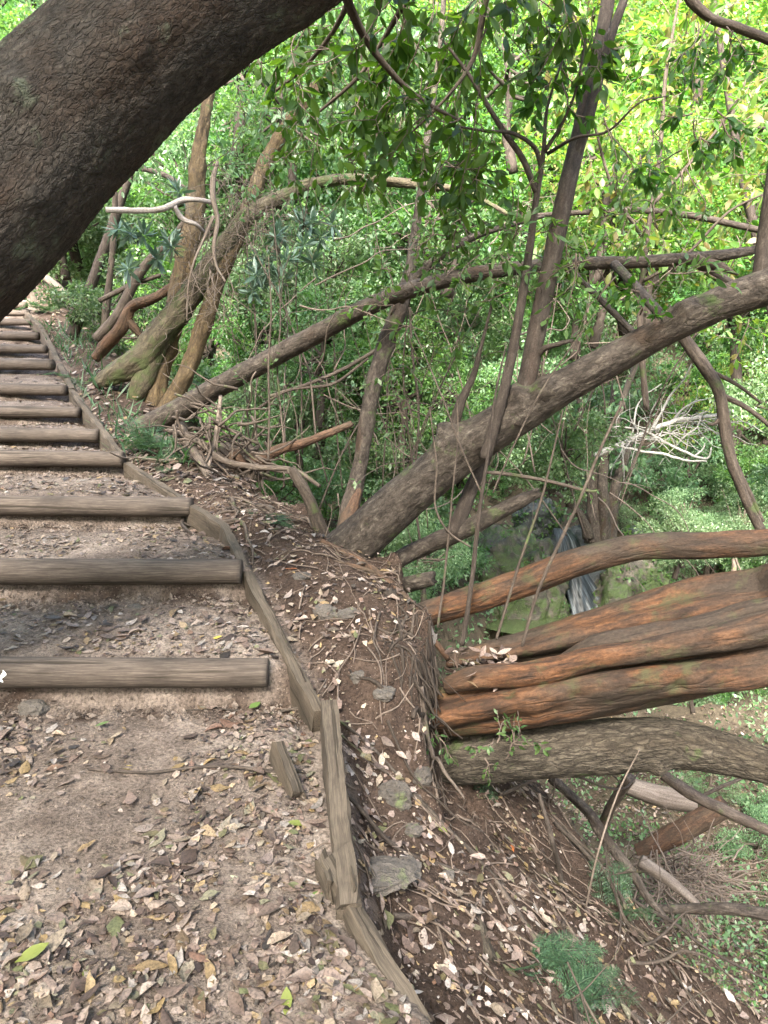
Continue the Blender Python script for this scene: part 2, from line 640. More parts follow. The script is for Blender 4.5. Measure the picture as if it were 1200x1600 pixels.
def soil_mat():
    m, nt, b = newmat("soil")
    geo = N(nt, "ShaderNodeNewGeometry")
    pos = geo.outputs['Position']
    a = N(nt, "ShaderNodeAttribute", attribute_name="co")
    sx = N(nt, "ShaderNodeSeparateXYZ")
    nt.links.new(a.outputs['Vector'], sx.inputs[0])
    n1 = noise(nt, pos, 9.0, 8, .7)
    n2 = noise(nt, pos, 90.0, 6, .7)
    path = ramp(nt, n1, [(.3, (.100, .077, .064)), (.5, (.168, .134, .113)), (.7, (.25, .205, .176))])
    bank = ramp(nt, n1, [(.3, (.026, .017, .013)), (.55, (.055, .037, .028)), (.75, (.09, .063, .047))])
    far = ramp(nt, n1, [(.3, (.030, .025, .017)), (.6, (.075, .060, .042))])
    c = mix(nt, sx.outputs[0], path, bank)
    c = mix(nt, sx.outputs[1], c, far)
    sp = ramp(nt, n2, [(.36, .45), (.5, 1.0), (.68, 1.45)])
    c = mix(nt, 1.0, c, sp, 'MULTIPLY')
    # pebbles and crumbs
    vo = N(nt, "ShaderNodeTexVoronoi")
    vo.inputs['Scale'].default_value = 120
    nt.links.new(pos, vo.inputs['Vector'])
    pb = ramp(nt, vo.outputs[0], [(.12, 1), (.3, 0)])
    pc = N(nt, "ShaderNodeSeparateColor")
    nt.links.new(vo.outputs[1], pc.inputs[0])
    sel = ramp(nt, pc.outputs[0], [(.78, 0), (.8, 1)])
    c = mix(nt, math_n(nt, 'MULTIPLY', pb, sel), c, (.24, .19, .16))
    nt.links.new(c, b.inputs['Base Color'])
    b.inputs['Roughness'].default_value = .95
    b.inputs['Specular IOR Level'].default_value = .15
    bp = N(nt, "ShaderNodeBump")
    bp.inputs['Strength'].default_value = .9
    bp.inputs['Distance'].default_value = .012
    h = math_n(nt, 'ADD', n2, math_n(nt, 'MULTIPLY', noise(nt, pos, 35.0, 8, .7), 1.5))
    nt.links.new(h, bp.inputs['Height'])
    nt.links.new(bp.outputs[0], b.inputs['Normal'])
    return m

def wood_mat(name, c0, c1, c2, stretch=.06, fine=60.0):
    m, nt, b = newmat(name)
    a = N(nt, "ShaderNodeAttribute", attribute_name="co")
    vec = mapped(nt, a.outputs['Vector'], (1, 1, stretch))
    n1 = noise(nt, vec, fine, 8, .7, .5)
    n2 = noise(nt, mapped(nt, a.outputs['Vector'], (1, 1, .5)), 7.0, 5, .6)
    c = ramp(nt, n1, [(.28, c0), (.5, c1), (.74, c2)])
    c = mix(nt, 1.0, c, ramp(nt, n2, [(.3, .55), (.5, 1.0), (.7, 1.2)]), 'MULTIPLY')
    n3 = noise(nt, mapped(nt, a.outputs['Vector'], (1, 1, .025)), 42.0, 3, .6)
    cr = ramp(nt, n3, [(.60, 0), (.64, 1)])
    c = mix(nt, math_n(nt, 'MULTIPLY', cr, .85), c, (.02, .015, .01))
    nt.links.new(c, b.inputs['Base Color'])
    b.inputs['Roughness'].default_value = .8
    b.inputs['Specular IOR Level'].default_value = .25
    bp = N(nt, "ShaderNodeBump")
    bp.inputs['Strength'].default_value = .5
    bp.inputs['Distance'].default_value = .004
    nt.links.new(math_n(nt, 'SUBTRACT', n1, cr), bp.inputs['Height'])
    nt.links.new(bp.outputs[0], b.inputs['Normal'])
    return m

def rock_mat(name, cols, moss=.4, mosscol=(.07, .11, .02), wet=.8):
    m, nt, b = newmat(name)
    geo = N(nt, "ShaderNodeNewGeometry")
    pos = geo.outputs['Position']
    n1 = noise(nt, pos, 5.0, 9, .65, .3)
    c = ramp(nt, n1, [(.3, cols[0]), (.5, cols[1]), (.72, cols[2])])
    n2 = noise(nt, pos, 3.4, 8, .7)
    f = ramp(nt, n2, [(.64 - moss * .30, 0), (.68 - moss * .26, 1)])
    mc = ramp(nt, noise(nt, pos, 14.0, 5, .6), [(.3, [k * .45 for k in mosscol]), (.7, [k * 1.3 for k in mosscol])])
    c = mix(nt, math_n(nt, 'MULTIPLY', f, .85), c, mc)
    nt.links.new(c, b.inputs['Base Color'])
    b.inputs['Roughness'].default_value = wet
    bp = N(nt, "ShaderNodeBump")
    bp.inputs['Strength'].default_value = .7
    bp.inputs['Distance'].default_value = .10
    nt.links.new(math_n(nt, 'ADD', n1, math_n(nt, 'MULTIPLY', noise(nt, pos, 30.0, 5, .6), .6)), bp.inputs['Height'])
    nt.links.new(bp.outputs[0], b.inputs['Normal'])
    return m

M = {}
M['soil'] = soil_mat()
M['bark_scaly'] = bark("bark_scaly", [(.006, .005, .004), (.017, .0137, .0115), (.039, .032, .027), (.11, .095, .083)], patch=(.030, .018, .012), stretch=.5, fine=34, crack=(66, .45), bump=1.0, bd=.012, patch_scale=4, patch_lo=.5, moss=.12, mosscol=(.075, .085, .06))
M['bark_brown'] = bark("bark_brown", [(.010, .008, .006), (.029, .0225, .018), (.065, .052, .042), (.14, .12, .10)], patch=(.047, .028, .017), stretch=.5, fine=34, crack=(40, .4), bump=.6, bd=.008, patch_scale=5, patch_lo=.55, moss=.1)
M['bark_stem'] = bark("bark_stem", [(.015, .011, .009), (.042, .032, .026), (.092, .075, .063)], patch=(.055, .036, .027), stretch=.3, fine=60, crack=(40, .35), bump=.4, bd=.004, patch_scale=8, patch_lo=.58)
M['bark_orange'] = bark("bark_orange", [(.010, .006, .004), (.034, .018, .011), (.105, .047, .021), (.135, .075, .044)], patch=(.052, .037, .027), stretch=.2, fine=30, crack=(22, .3), bump=.7, bd=.010, patch_scale=3.2, patch_lo=.40, moss=.2, mosscol=(.05, .052, .024))
M['bark_rust'] = bark("bark_rust", [(.035, .020, .013), (.080, .044, .027), (.125, .073, .045)], patch=(.08, .055, .037), stretch=.3, fine=30, crack=(20, .5), bump=.7, bd=.01)
M['bark_grey'] = bark("bark_grey", [(.013, .010, .008), (.036, .029, .021), (.078, .064, .048), (.13, .112, .088)], patch=(.065, .05, .034), stretch=.35, fine=40, crack=(44, .55), bump=1.0, bd=.012, patch_scale=4, patch_lo=.55, moss=.08)
M['bark_yellow'] = bark("bark_yellow", [(.035, .024, .013), (.078, .053, .027), (.14, .103, .060)], patch=(.14, .115, .08), stretch=.35, fine=24, crack=(22, .5), bump=.5, bd=.01, patch_scale=4, patch_lo=.55, moss=.1)
M['bark_mossy'] = bark("bark_mossy", [(.030, .024, .015), (.070, .057, .036), (.125, .105, .070)], patch=(.13, .11, .075), stretch=.4, fine=24, crack=(22, .5), bump=.6, bd=.012, patch_scale=4, patch_lo=.52, moss=.45, mosscol=(.05, .065, .022))
M['bark_dark'] = bark("bark_dark", [(.03, .023, .018), (.07, .053, .042), (.13, .105, .085)], stretch=.2, fine=40, crack=(25, .4), bump=.5, bd=.006, moss=.1)
M['root_dark'] = bark("root_dark", [(.012, .009, .007), (.03, .022, .017), (.06, .045, .035)], stretch=.15, fine=60, crack=(30, .3), bump=.3, bd=.002)
M['dead_pale'] = bark("dead_pale", [(.065, .050, .040), (.115, .093, .077), (.185, .155, .135)], stretch=.1, fine=40, crack=(20, .2), bump=.3, bd=.003)
M['dead_grey'] = bark("dead_grey", [(.14, .12, .11), (.24, .21, .195), (.34, .31, .29)], stretch=.1, fine=40, crack=(20, .2), bump=.3, bd=.003)
M['dead_white'] = bark("dead_white", [(.15, .145, .135), (.25, .24, .225), (.34, .33, .315)], stretch=.1, fine=20, crack=(10, .15), bump=.3, bd=.003)
M['twig'] = bark("twig_bark", [(.06, .045, .036), (.12, .09, .072), (.2, .165, .14)], stretch=.1, fine=60, crack=(30, .2), bump=.2, bd=.002)
M['twig_pale'] = bark("twig_pale", [(.07, .052, .041), (.125, .097, .078), (.20, .165, .14)], stretch=.1, fine=60, crack=(30, .15), bump=.2, bd=.002)
M['log'] = wood_mat("log_wood", (.024, .018, .014), (.062, .048, .039), (.128, .104, .087), .05, 190)
M['board'] = wood_mat("board_wood", (.028, .021, .016), (.064, .050, .037), (.118, .094, .072), .05, 210)
M['rock'] = rock_mat("rock", [(.04, .033, .028), (.075, .063, .053), (.12, .103, .09)], .15, (.10, .12, .05), .9)
M['mossy_rock'] = rock_mat("mossy_rock", [(.012, .010, .008), (.050, .042, .030), (.17, .14, .11)], .60, (.045, .075, .014), .5)
M['wet_rock'] = rock_mat("wet_rock", [(.015, .017, .018), (.045, .05, .05), (.09, .095, .09)], .35, (.03, .05, .015), .3)
M['paint'] = newmat("white_paint")[0]
M['paint'].node_tree.nodes["Principled BSDF"].inputs['Base Color'].default_value = (.75, .75, .73, 1)
LITTER = [(0.027, 0.018, 0.015), (0.054, 0.036, 0.029), (0.087, 0.062, 0.049), (0.132, 0.092, 0.075), (0.175, 0.126, 0.101), (0.153, 0.118, 0.106), (0.227, 0.174, 0.144), (0.117, 0.081, 0.063), (0.071, 0.048, 0.040), (0.210, 0.144, 0.067), (0.270, 0.216, 0.185), (0.086, 0.091, 0.041), (0.114, 0.063, 0.044), (0.328, 0.285, 0.256), (0.017, 0.012, 0.010), (0.265, 0.208, 0.153)]
M['litter'] = leafmat("leaf_litter", LITTER, .08, (1.1, .9, .7), .55, 0, .35, .6)
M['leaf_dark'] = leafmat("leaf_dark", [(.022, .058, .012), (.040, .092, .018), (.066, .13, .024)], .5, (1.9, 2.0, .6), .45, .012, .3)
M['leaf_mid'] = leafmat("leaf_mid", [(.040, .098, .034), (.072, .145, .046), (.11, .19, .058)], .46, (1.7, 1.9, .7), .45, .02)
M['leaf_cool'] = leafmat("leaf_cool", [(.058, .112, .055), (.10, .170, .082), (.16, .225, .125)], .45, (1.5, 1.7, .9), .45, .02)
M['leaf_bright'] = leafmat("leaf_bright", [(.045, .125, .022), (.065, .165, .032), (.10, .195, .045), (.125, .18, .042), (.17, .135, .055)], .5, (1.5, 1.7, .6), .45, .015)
M['leaf_fern'] = leafmat("leaf_fern", [(.024, .054, .028), (.040, .082, .040), (.068, .12, .056)], .35, (1.5, 1.8, .8), .5)
M['leaf_glauc'] = leafmat("leaf_glaucous", [(.06, .11, .075), (.10, .16, .12), (.15, .21, .16)], .25, (1.3, 1.5, 1.0), .4)
def water_mat():
    m, nt, b = newmat("stream_water")
    b.inputs['Base Color'].default_value = (.045, .06, .025, 1)
    b.inputs['Roughness'].default_value = .12
    geo = N(nt, "ShaderNodeNewGeometry")
    bp = N(nt, "ShaderNodeBump")
    bp.inputs['Strength'].default_value = .25
    bp.inputs['Distance'].default_value = .05
    nt.links.new(noise(nt, geo.outputs['Position'], 4, 4), bp.inputs['Height'])
    nt.links.new(bp.outputs[0], b.inputs['Normal'])
    return m
M['water'] = water_mat()
def fall_mat():
    m, nt, b = newmat("falling_water")
    a = N(nt, "ShaderNodeAttribute", attribute_name="co")
    n = noise(nt, mapped(nt, a.outputs['Vector'], (1, 1, .05)), 20.0, 6, .7, .3)
    c = ramp(nt, n, [(.42, (.010, .013, .014)), (.56, (.035, .043, .048)), (.72, (.19, .21, .225))])
    nt.links.new(c, b.inputs['Base Color'])
    b.inputs['Roughness'].default_value = .4
    b.inputs['Specular IOR Level'].default_value = .25
    return m
M['fall'] = fall_mat()

# ------------------------------------------------------------------ ground
def axis(lo, hi, c0, c1, fine, grow):
    a = list(np.arange(c0, c1, fine))
    s, x = fine, c1
    while x < hi:
        a.append(x)
        s *= grow
        x += s
    a.append(hi)
    s, x, b = fine, c0, []
    while True:
        s *= grow
        x -= s
        if x <= lo:
            break
        b.append(x)
    b.append(lo)
    return np.array(b[::-1] + a)

gx = axis(-45, 60, -2.2, 1.6, .018, 1.05)
gy = axis(-10, 75, 1.0, 4.2, .018, 1.028)
GX, GY = np.meshgrid(gx, gy)
GZ = terr(GX, GY)
gs = (GX - kx(GY)) * .88
V = np.stack([GX, GY, GZ], -1).reshape(-1, 3)
idx = np.arange(len(V)).reshape(GX.shape)
Q = np.stack([idx[:-1, :-1], idx[:-1, 1:], idx[1:, 1:], idx[1:, :-1]], -1).reshape(-1, 4)
wob = .1 * fbm(np.stack([GX * 3, GY * 3, 0 * GX], -1), 3)
damp_shade = np.exp(-(np.maximum(np.abs(GY[..., None] - (LOGY - .03)) - .03, 0) / .11) ** 2).max(-1) * (.5 + 1.3 * fbm(np.stack([GX * 5, GY * 5, 0 * GX + 3], -1), 4))  # shade under the logs plus damp earth, both painted into the soil colour
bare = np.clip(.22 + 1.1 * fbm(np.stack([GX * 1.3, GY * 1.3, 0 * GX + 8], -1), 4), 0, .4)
co = np.stack([np.clip(np.maximum(sstep(.0, .12, gs), np.maximum(damp_shade, bare)), 0, 1), sstep(2.2, 5, gs + wob * 5), 0 * GX], -1).reshape(-1, 3)
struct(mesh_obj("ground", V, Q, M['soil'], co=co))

# ------------------------------------------------------------------ log steps
KORD = ['lowest', 'second', 'third', 'fourth', 'fifth', 'sixth', 'seventh', 'eighth', 'ninth', 'tenth', 'eleventh', 'twelfth', 'thirteenth', 'fourteenth', 'fifteenth']
LEND = [423, 380, 302, 195, 158, 128, 110, 90, 78, 64, 55, 50, 46, 44, 46]
LRAD = [.056, .058, .056, .056, .056, .050, .056, .060, .052, .054, .048, .045, .05, .045, .04]
LTILT = [0, .0, -.004, -.006, -.01, -.012, -.02, -.022, -.02, -.015, -.02, -.02, -.02, -.02, -.02]
LDESC = ['long wooden log step with white paint smear, lowest on the path',
         'smooth round log step, second from the bottom of the path',
         'log step meeting the corner where two edge boards join, third from the bottom',
         'log step ending at the foot of a thin edge board, fourth from the bottom',
         'dark topped log step, fifth from the bottom of the path',
         'half buried log step with leaves over its right end, sixth from the bottom',
         'log step just above the half buried one, seventh from the bottom',
         'thick log step with a white paint streak, eighth from the bottom']
for k in range(15):
    y = LOGY[k] + .056
    r = LRAD[k]
    xr = at(LEND[k], LOGPY[k], LOGY[k])[0] - .02
    xl = kx(LOGY[k]) - 1.75
    z = LOGZ[k] - r
    P = np.array([[xr, y + LTILT[k] * 6, z + LTILT[k] * .6], [(xl + xr) / 2, y, z], [xl, y - LTILT[k] * 4, z + .006]])
    rr = [r * .93, r, r * 1.03]
    v, f, c = tube(P, rr, .02 if k < 4 else .05, 40 if k < 4 else 18, lump=.035, lfreq=1.2, seed=k * 1.3, round_end=False, stretch=.2)
    lab = LDESC[k] if k < 8 else 'weathered log step far up the path, %s from the bottom' % KORD[k]
    o = mesh_obj("log_step", v, f, M['log'], origin=P[0], co=c)
    tag(o, lab, 'log step', 'log steps of the path')
    if k in (0, 7):
        px, py = ((4, 1057), (70, 567))[k > 0]
        p = at(px, py, LOGY[k])
        yy = y - math.sqrt(max(0, r * r - (p[2] - z) ** 2)) - .001
        h, w = ((.022, .007), (.03, .006))[k > 0]
        n = 9
        th = np.linspace(-1, 1, n)
        zz = p[2] + th * h
        ys = y - np.sqrt(np.maximum(0, (r * 1.02) ** 2 - (zz - z) ** 2)) - .002
        ww = w * (1 + .5 * np.sin(th * 5)) * np.sqrt(1.05 - th ** 2)
        x = p[0] + .006 * np.sin(th * 3)
        v = np.concatenate([np.stack([x - ww, ys, zz], -1), np.stack([x + ww, ys, zz], -1)])
        i = np.arange(n - 1)
        mesh_obj("paint_smear", v, np.stack([i, i + 1, i + 1 + n, i + n], -1), M['paint'], parent=o)

# ------------------------------------------------------------------ edge boards
def board(name, label, p0, p1, w, h, cat='edge board', group='timber edge boards of the path', seg=40, lean=0.0, taper=1.0, mat='board', rag=.0, split=False):
    p0, p1 = np.array(p0, float), np.array(p1, float)
    d = p1 - p0
    L = np.linalg.norm(d)
    d /= L
    side = np.cross(d, [0, 0, 1.0])
    side /= np.linalg.norm(side)
    up = np.cross(side, d)
    side = side + up * lean
    b = .16
    prof = np.array([[-1 + b, 0], [1 - b, 0], [1, -b * .6], [1, -.5], [1, -1], [-1, -1], [-1, -.5], [-1, -b * .6]])
    n = max(6, int(L / .03))
    t = np.linspace(0, 1, n)
    V = np.zeros((n, len(prof), 3))
    C = np.zeros((n, len(prof), 3))
    for j, (a, c) in enumerate(prof):
        ww = w * .5 * (1 + (taper - 1) * t)
        base = p0 + d * (t * L)[:, None] + side * (a * ww)[:, None] + up * (c * h)
        q = base * 5 + 3 * j
        base = base + np.stack([fbm(q, 3), fbm(q + 9, 3), fbm(q + 5, 3)], -1) * .008 + np.stack([perlin(q * 7), perlin(q * 7 + 4), perlin(q * 7 + 8)], -1) * .0025
        V[:, j] = base
        C[:, j] = np.stack([a * ww, np.full(n, c * h), t * L + p0[0] * 3], -1)
    V[0] += d * R.uniform(-rag, rag, (len(prof), 1))
    V[-1] += d * R.uniform(-rag, rag, (len(prof), 1))
    m = len(prof)
    idx = np.arange(n * m).reshape(n, m)
    nx = np.roll(idx, -1, 1)
    q = np.stack([idx[:-1], idx[1:], nx[1:], nx[:-1]], -1).reshape(-1, 4)
    caps = np.stack([idx[0], idx[-1][::-1]])
    o = mesh_obj(name, V.reshape(-1, 3), [q, caps], M[mat], origin=p0, smooth=False, co=C.reshape(-1, 3))
    tag(o, label, cat, group)
    return o

def gp(px, py, Y):
    return at(px, py, Y)
board("edge_board", "lowest edge board, its near end sunk in leaf litter", gp(512, 1345, 1.66), gp(655, 1590, 1.30), .042, .14, rag=.02)
splitb = board("edge_board", "thick split edge board standing upright, cracked down to its lower end", gp(513, 1092, 2.36), gp(545, 1412, 1.53), .060, .19, lean=-.16, taper=.9, rag=.02)
spl = board("splinter", "x", gp(536, 1290, 1.80), gp(556, 1398, 1.545), .014, .13, rag=.03, lean=.3, taper=.5)
for k_ in ("label", "category", "group"):
    del spl[k_]
spl.parent = splitb
spl.location = spl.location - splitb.location
spl2 = board("splinter", "x", gp(500, 1335, 1.70), gp(516, 1382, 1.58), .03, .10, rag=.02, lean=-.2, taper=.4)
for k_ in ("label", "category", "group"):
    del spl2[k_]
spl2.parent = splitb
spl2.location = spl2.location - splitb.location
board("edge_board", "longest straight edge board, running past the two lowest log steps", gp(350, 820, 3.62), gp(499, 1112, 2.34), .048, .16, lean=.1, rag=.005)
board("edge_board", "short edge board at the corner beside the third log step", gp(300, 788, 3.92), gp(353, 822, 3.63), .05, .14)
board("edge_board", "dark low edge board between the third and fourth log steps", gp(198, 722, 4.82), gp(288, 780, 4.02), .045, .12)
board("edge_board", "thin edge board passing the fern and the base of the fallen trunk", gp(111, 607, 7.0), gp(196, 717, 4.88), .05, .15)
board("edge_board", "pale edge board beside the mossy tree roots", gp(66, 513, 9.3), gp(112, 606, 7.05), .06, .14)
board("edge_board", "small farthest edge board near the peg at the top of the steps", gp(38, 484, 11.2), gp(66, 512, 9.4), .06, .12)
board("wooden_peg", "short wooden peg leaning against the split edge board", gp(436, 1158, 2.10) , gp(468, 1240, 1.95), .045, .12, 'peg', None, lean=.5, rag=.012)
board("wooden_peg", "pale upright peg beside the farthest steps", gp(49, 420, 11.6), gp(52.5, 474, 11.4), .09, .05, 'peg', None)

# ------------------------------------------------------------------ trees built stem by stem
def stems_tree(name, label, cat, base, parts, group=None):
    """parts: (part name, material, [tube spec dicts])"""
    t = thing(name, label, cat, base, group)
    for pn, mt, specs in parts:
        b = Bag()
        for sp in specs:
            sp = dict(sp)
            s = sp.pop('s')
            b.add(*pxtube(s, **sp))
            if pn != 'stem' and pn != 'trunk':
                b.build(pn, M[mt], t)
                b = Bag()
        if b.n:
            b.build(pn, M[mt], t)
    return t

def onground(x, y, dz=0.0):
    return (float(x), float(y), float(terr(np.array(x), np.array(y))) + dz)

# 1 the great leaning trunk over the path
big = thing("leaning_tree", "huge scaly barked trunk leaning over the log steps", "tree", onground(-2.75, 1.75))
P, r = stemspec([(-86, 382, 2.05, 126), (102, 181, 2.2, 119), (268, 32, 2.3, 111), (464, -97, 2.45, 106), (720, -240, 2.65, 100), (1000, -420, 3.0, 95)])
P0 = np.array([[-2.9, 1.7, float(terr(np.array(-2.9), np.array(1.7))) - .3], [-2.3, 1.8, .85]])
P = np.concatenate([P0, P])
r = np.concatenate([[.42, .32], r])
Rg = R
b = Bag()
b.add(*tube(P, r, .011, 230, lump=.085, lfreq=2.2, scale_amp=.003, scale_f=(78, 78, 70), seed=2.0, stretch=.5,
            bumps=[(at(278, 35, 2.06), .04, .05), (at(215, 60, 2.0), .08, .045), (at(232, 80, 2.0), .03, -.035), (at(150, 120, 1.95), .07, .03), (at(60, 300, 1.9), .09, .03), (at(20, 140, 1.95), .05, .03), (at(100, 215, 1.95), .013, -.035), (at(262, 163, 2.02), .013, -.03), (at(30, 250, 1.9), .06, -.025), (at(330, 60, 2.1), .05, .03)]))
b.build("trunk", M['bark_scaly'], big)

# 2 many-stemmed mossy tree beside the steps
t2 = stems_tree("multi_stemmed_tree", "mossy many stemmed tree with arching limb beside the steps", "tree", at(235, 640, 7.0), [
    ("stem", 'bark_mossy', [dict(s=[(150, 600, 7.1, 12), (180, 585, 7.05, 24), (222, 560, 7, 32), (262, 508, 7, 29), (300, 458, 7, 25), (345, 395, 7.1, 23), (385, 340, 7.2, 18), (430, 313, 7.3, 14), (480, 290, 7.4, 13), (540, 280, 7.4, 12), (610, 284, 7.3, 11), (680, 292, 7.2, 9), (730, 301, 7, 7), (800, 338, 6.8, 4)], thin=.7, step=.03, seg=32, lump=.2, lfreq=2.5, seed=1.1, scale_amp=.006, scale_f=(14, 14, 10)),
                           dict(s=[(200, 640, 7.0, 14), (222, 600, 7.0, 24), (245, 545, 7.02, 22), (275, 490, 7.05, 20)], thin=.72, step=.04, seg=20, lump=.15, seed=1.7)]),
    ("stem", 'bark_yellow', [dict(s=[(240, 645, 7, 24), (255, 565, 7.1, 22), (275, 480, 7.2, 24), (290, 405, 7.3, 26), (304, 330, 7.4, 23), (309, 260, 7.5, 18), (317, 200, 7.6, 14), (332, 120, 7.8, 12), (352, 30, 8, 10), (370, -60, 8.2, 8)], thin=.64, step=.03, seg=32, lump=.3, lfreq=2.6, seed=3.3, scale_amp=.008, scale_f=(14, 14, 10))]),
    ("stem", 'bark_yellow', [dict(s=[(255, 655, 6.85, 20), (300, 562, 6.9, 17), (325, 485, 7, 16), (352, 410, 7.1, 17), (387, 330, 7.3, 17), (412, 260, 7.5, 15), (442, 208, 7.6, 14), (482, 150, 7.7, 13), (522, 113, 7.8, 12)], thin=.76, step=.03, seg=28, lump=.22, lfreq=3.0, jag=.03, seed=4.3, scale_amp=.006, scale_f=(14, 14, 10))]),
    ("branch", 'bark_rust', [dict(s=[(148, 560, 7.7, 10), (172, 532, 7.65, 15), (192, 508, 7.6, 14), (205, 480, 7.6, 13), (245, 464, 7.5, 10), (275, 440, 7.4, 9), (292, 405, 7.3, 9)], thin=.72, step=.03, seg=16, lump=.25, lfreq=3.0, seed=5.2),
                             dict(s=[(200, 500, 7.6, 7), (212, 515, 7.6, 6), (222, 528, 7.6, 3)], step=.03, seg=8, lump=.2)]),
])
# broken grey branch and pale dead twigs hanging before the stems
dead = thing("hanging_dead_branch", "pale dead branch with hanging twigs caught before the mossy tree", "dead branch", at(330, 315, 6.6))
b = Bag()
b.add(*pxtube(thin=.8, spec=[(165, 328, 6.3, 5.5), (225, 329, 6.4, 5.5), (255, 326, 6.4, 6), (285, 313, 6.5, 6), (305, 312, 6.5, 4.5), (330, 316, 6.6, 4)], step=.02, seg=12, lump=.2, lfreq=3))
b.add(*pxtube([(272, 322, 6.45, 4), (285, 342, 6.5, 4), (305, 350, 6.5, 3), (318, 362, 6.6, 3)], step=.02, seg=8, lump=.2))
b.build("branch", M['dead_grey'], dead)
b = Bag()
b.add(*pxtube([(340, 253, 6.5, 2.5), (333, 280, 6.45, 4.5), (333, 310, 6.4, 4.5), (340, 345, 6.4, 3.5), (334, 385, 6.35, 3), (338, 415, 6.35, 2.2), (352, 440, 6.3, 1.6)], step=.02, seg=8))
b.add(*pxtube([(334, 338, 6.4, 3), (318, 375, 6.35, 2.3), (303, 410, 6.3, 2), (294, 450, 6.3, 1.4), (292, 500, 6.3, .8)], step=.02, seg=7))
for k in range(26):
    px, py = R.uniform(290, 360), R.uniform(400, 470)
    b.add(*tube(twig_path(at(px, py, R.uniform(6.2, 6.5)), [R.normal() * .5, R.normal() * .3, -1], R.uniform(.2, .6), 6, .5), np.linspace(.004, .0015, 7), .03, 4))
b.build("twig", M['twig_pale'], dead)
tw = Bag()
for k in range(300):
    px, py = (R.normal(380, 34), R.normal(355, 36)) if k % 3 else (R.normal(300, 40), R.normal(440, 60))
    tw.add(*tube(twig_path(at(px, py, R.uniform(6.6, 7.0)), R.normal(size=3) + [0, 0, -.4], R.uniform(.15, .5), 6, .7), np.linspace(.0035, .0012, 7), .04, 4))
tag(tw.build("twig_tangle", M['twig_pale'], origin=at(380, 330, 6.8)), "grey tangle of dead twigs hanging under the arching limb", "twig tangle")

# 3 the long trunk fallen across the gorge edge
t3 = stems_tree("fallen_tree", "long dark trunk slanting out from the fern across the middle", "tree", at(215, 690, 6.0), [
    ("trunk", 'bark_brown', [dict(s=[(185, 688, 6.1, 16), (215, 672, 6.05, 20), (260, 650, 5.95, 22), (350, 600, 5.7, 21), (480, 530, 5.4, 19), (600, 468, 5.1, 17), (720, 433, 4.9, 15), (860, 414, 4.8, 13), (1000, 409, 4.7, 12), (1120, 400, 4.6, 12), (1178, 391, 4.6, 8)], thin=.78, step=.02, seg=36, lump=.07, lfreq=2.0, scale_amp=.002, seed=6.1, jag=.05)]),
    ("branch", 'bark_brown', [dict(thin=.8, s=[(625, 472, 5.1, 8), (655, 430, 5.05, 9), (695, 395, 5, 8), (740, 370, 5, 7), (800, 351, 5, 5), (850, 338, 5, 3)], step=.03, seg=14, lump=.15)]),
    ("broken_spike", 'bark_dark', [dict(s=[(1085, 402, 4.62, 10), (1120, 414, 4.6, 8), (1150, 428, 4.6, 2)], step=.02, seg=10, lump=.2, jag=.03),
                                   dict(s=[(1080, 400, 4.65, 8), (1110, 425, 4.75, 8), (1150, 447, 4.85, 6)], step=.02, seg=10, lump=.2)]),
])

# 4 right leaning tree with upright shoots
t4 = thing("slanting_tree", "grey brown slanting tree on the bank edge with two upright shoots", "tree", at(540, 870, 3.75))
b = Bag()
b.add(*pxtube([(505, 900, 3.82, 36), (535, 868, 3.76, 50), (575, 830, 3.72, 46), (640, 772, 3.66, 44), (720, 707, 3.6, 45), (820, 640, 3.5, 42), (910, 587, 3.42, 34), (1000, 538, 3.36, 30), (1060, 505, 3.3, 31), (1130, 472, 3.25, 33), (1200, 447, 3.2, 36), (1300, 412, 3.1, 42), (1480, 330, 3.0, 40)], thin=.78,
                step=.014, seg=90, lump=.08, lfreq=2.2, seed=7.7, scale_amp=.0025, scale_f=(38, 38, 10), stretch=.3,
                bumps=[(at(692, 674, 3.56), .075, .085), (at(803, 604, 3.46), .06, .07), (at(848, 600, 3.36), .05, .05), (at(1072, 472, 3.22), .06, .05), (at(945, 550, 3.28), .045, .03), (at(1020, 505, 3.25), .035, .025), (at(760, 690, 3.45), .05, .025), (at(660, 740, 3.5), .05, .02), (at(880, 600, 3.3), .03, -.02),
                       (at(650, 810, 3.55), .05, -.02), (at(560, 800, 3.6), .05, .03)]))
b.build("trunk", M['bark_brown'], t4)
b = Bag()
b.add(*pxtube([(805, 665, 3.46, 20), (822, 600, 3.48, 20), (836, 530, 3.5, 20), (855, 440, 3.55, 20), (880, 320, 3.6, 20), (903, 220, 3.7, 18), (925, 120, 3.8, 16), (945, 30, 3.9, 15), (958, -60, 4.0, 14), (975, -200, 4.2, 12)], thin=.72, step=.02, seg=32, lump=.06, seed=8.2, bumps=[(at(870, 380, 3.5), .03, .01), (at(893, 255, 3.55), .03, .008)]))
b.add(*pxtube([(895, 260, 3.66, 8), (915, 200, 3.66, 9), (936, 120, 3.7, 8), (955, 55, 3.75, 7), (975, 0, 3.8, 6.5), (1000, -70, 3.9, 6)], step=.03, seg=16, lump=.06, seed=8.9))
b.build("upright_shoot", M['bark_stem'], t4)
b = Bag()
b.add(*pxtube([(758, 715, 3.44, 13), (775, 655, 3.42, 12), (790, 600, 3.42, 11), (810, 500, 3.45, 9.5), (826, 400, 3.5, 8.5), (838, 310, 3.5, 6.5), (849, 240, 3.5, 5), (855, 170, 3.55, 3), (880, 90, 3.6, 2)], thin=.76, step=.02, seg=18, lump=.06, seed=9.4))
b.add(*pxtube([(838, 300, 3.5, 5), (815, 245, 3.5, 5), (790, 210, 3.5, 4.5), (765, 170, 3.5, 4), (735, 120, 3.5, 3), (690, 60, 3.5, 2)], step=.03, seg=10, lump=.06))
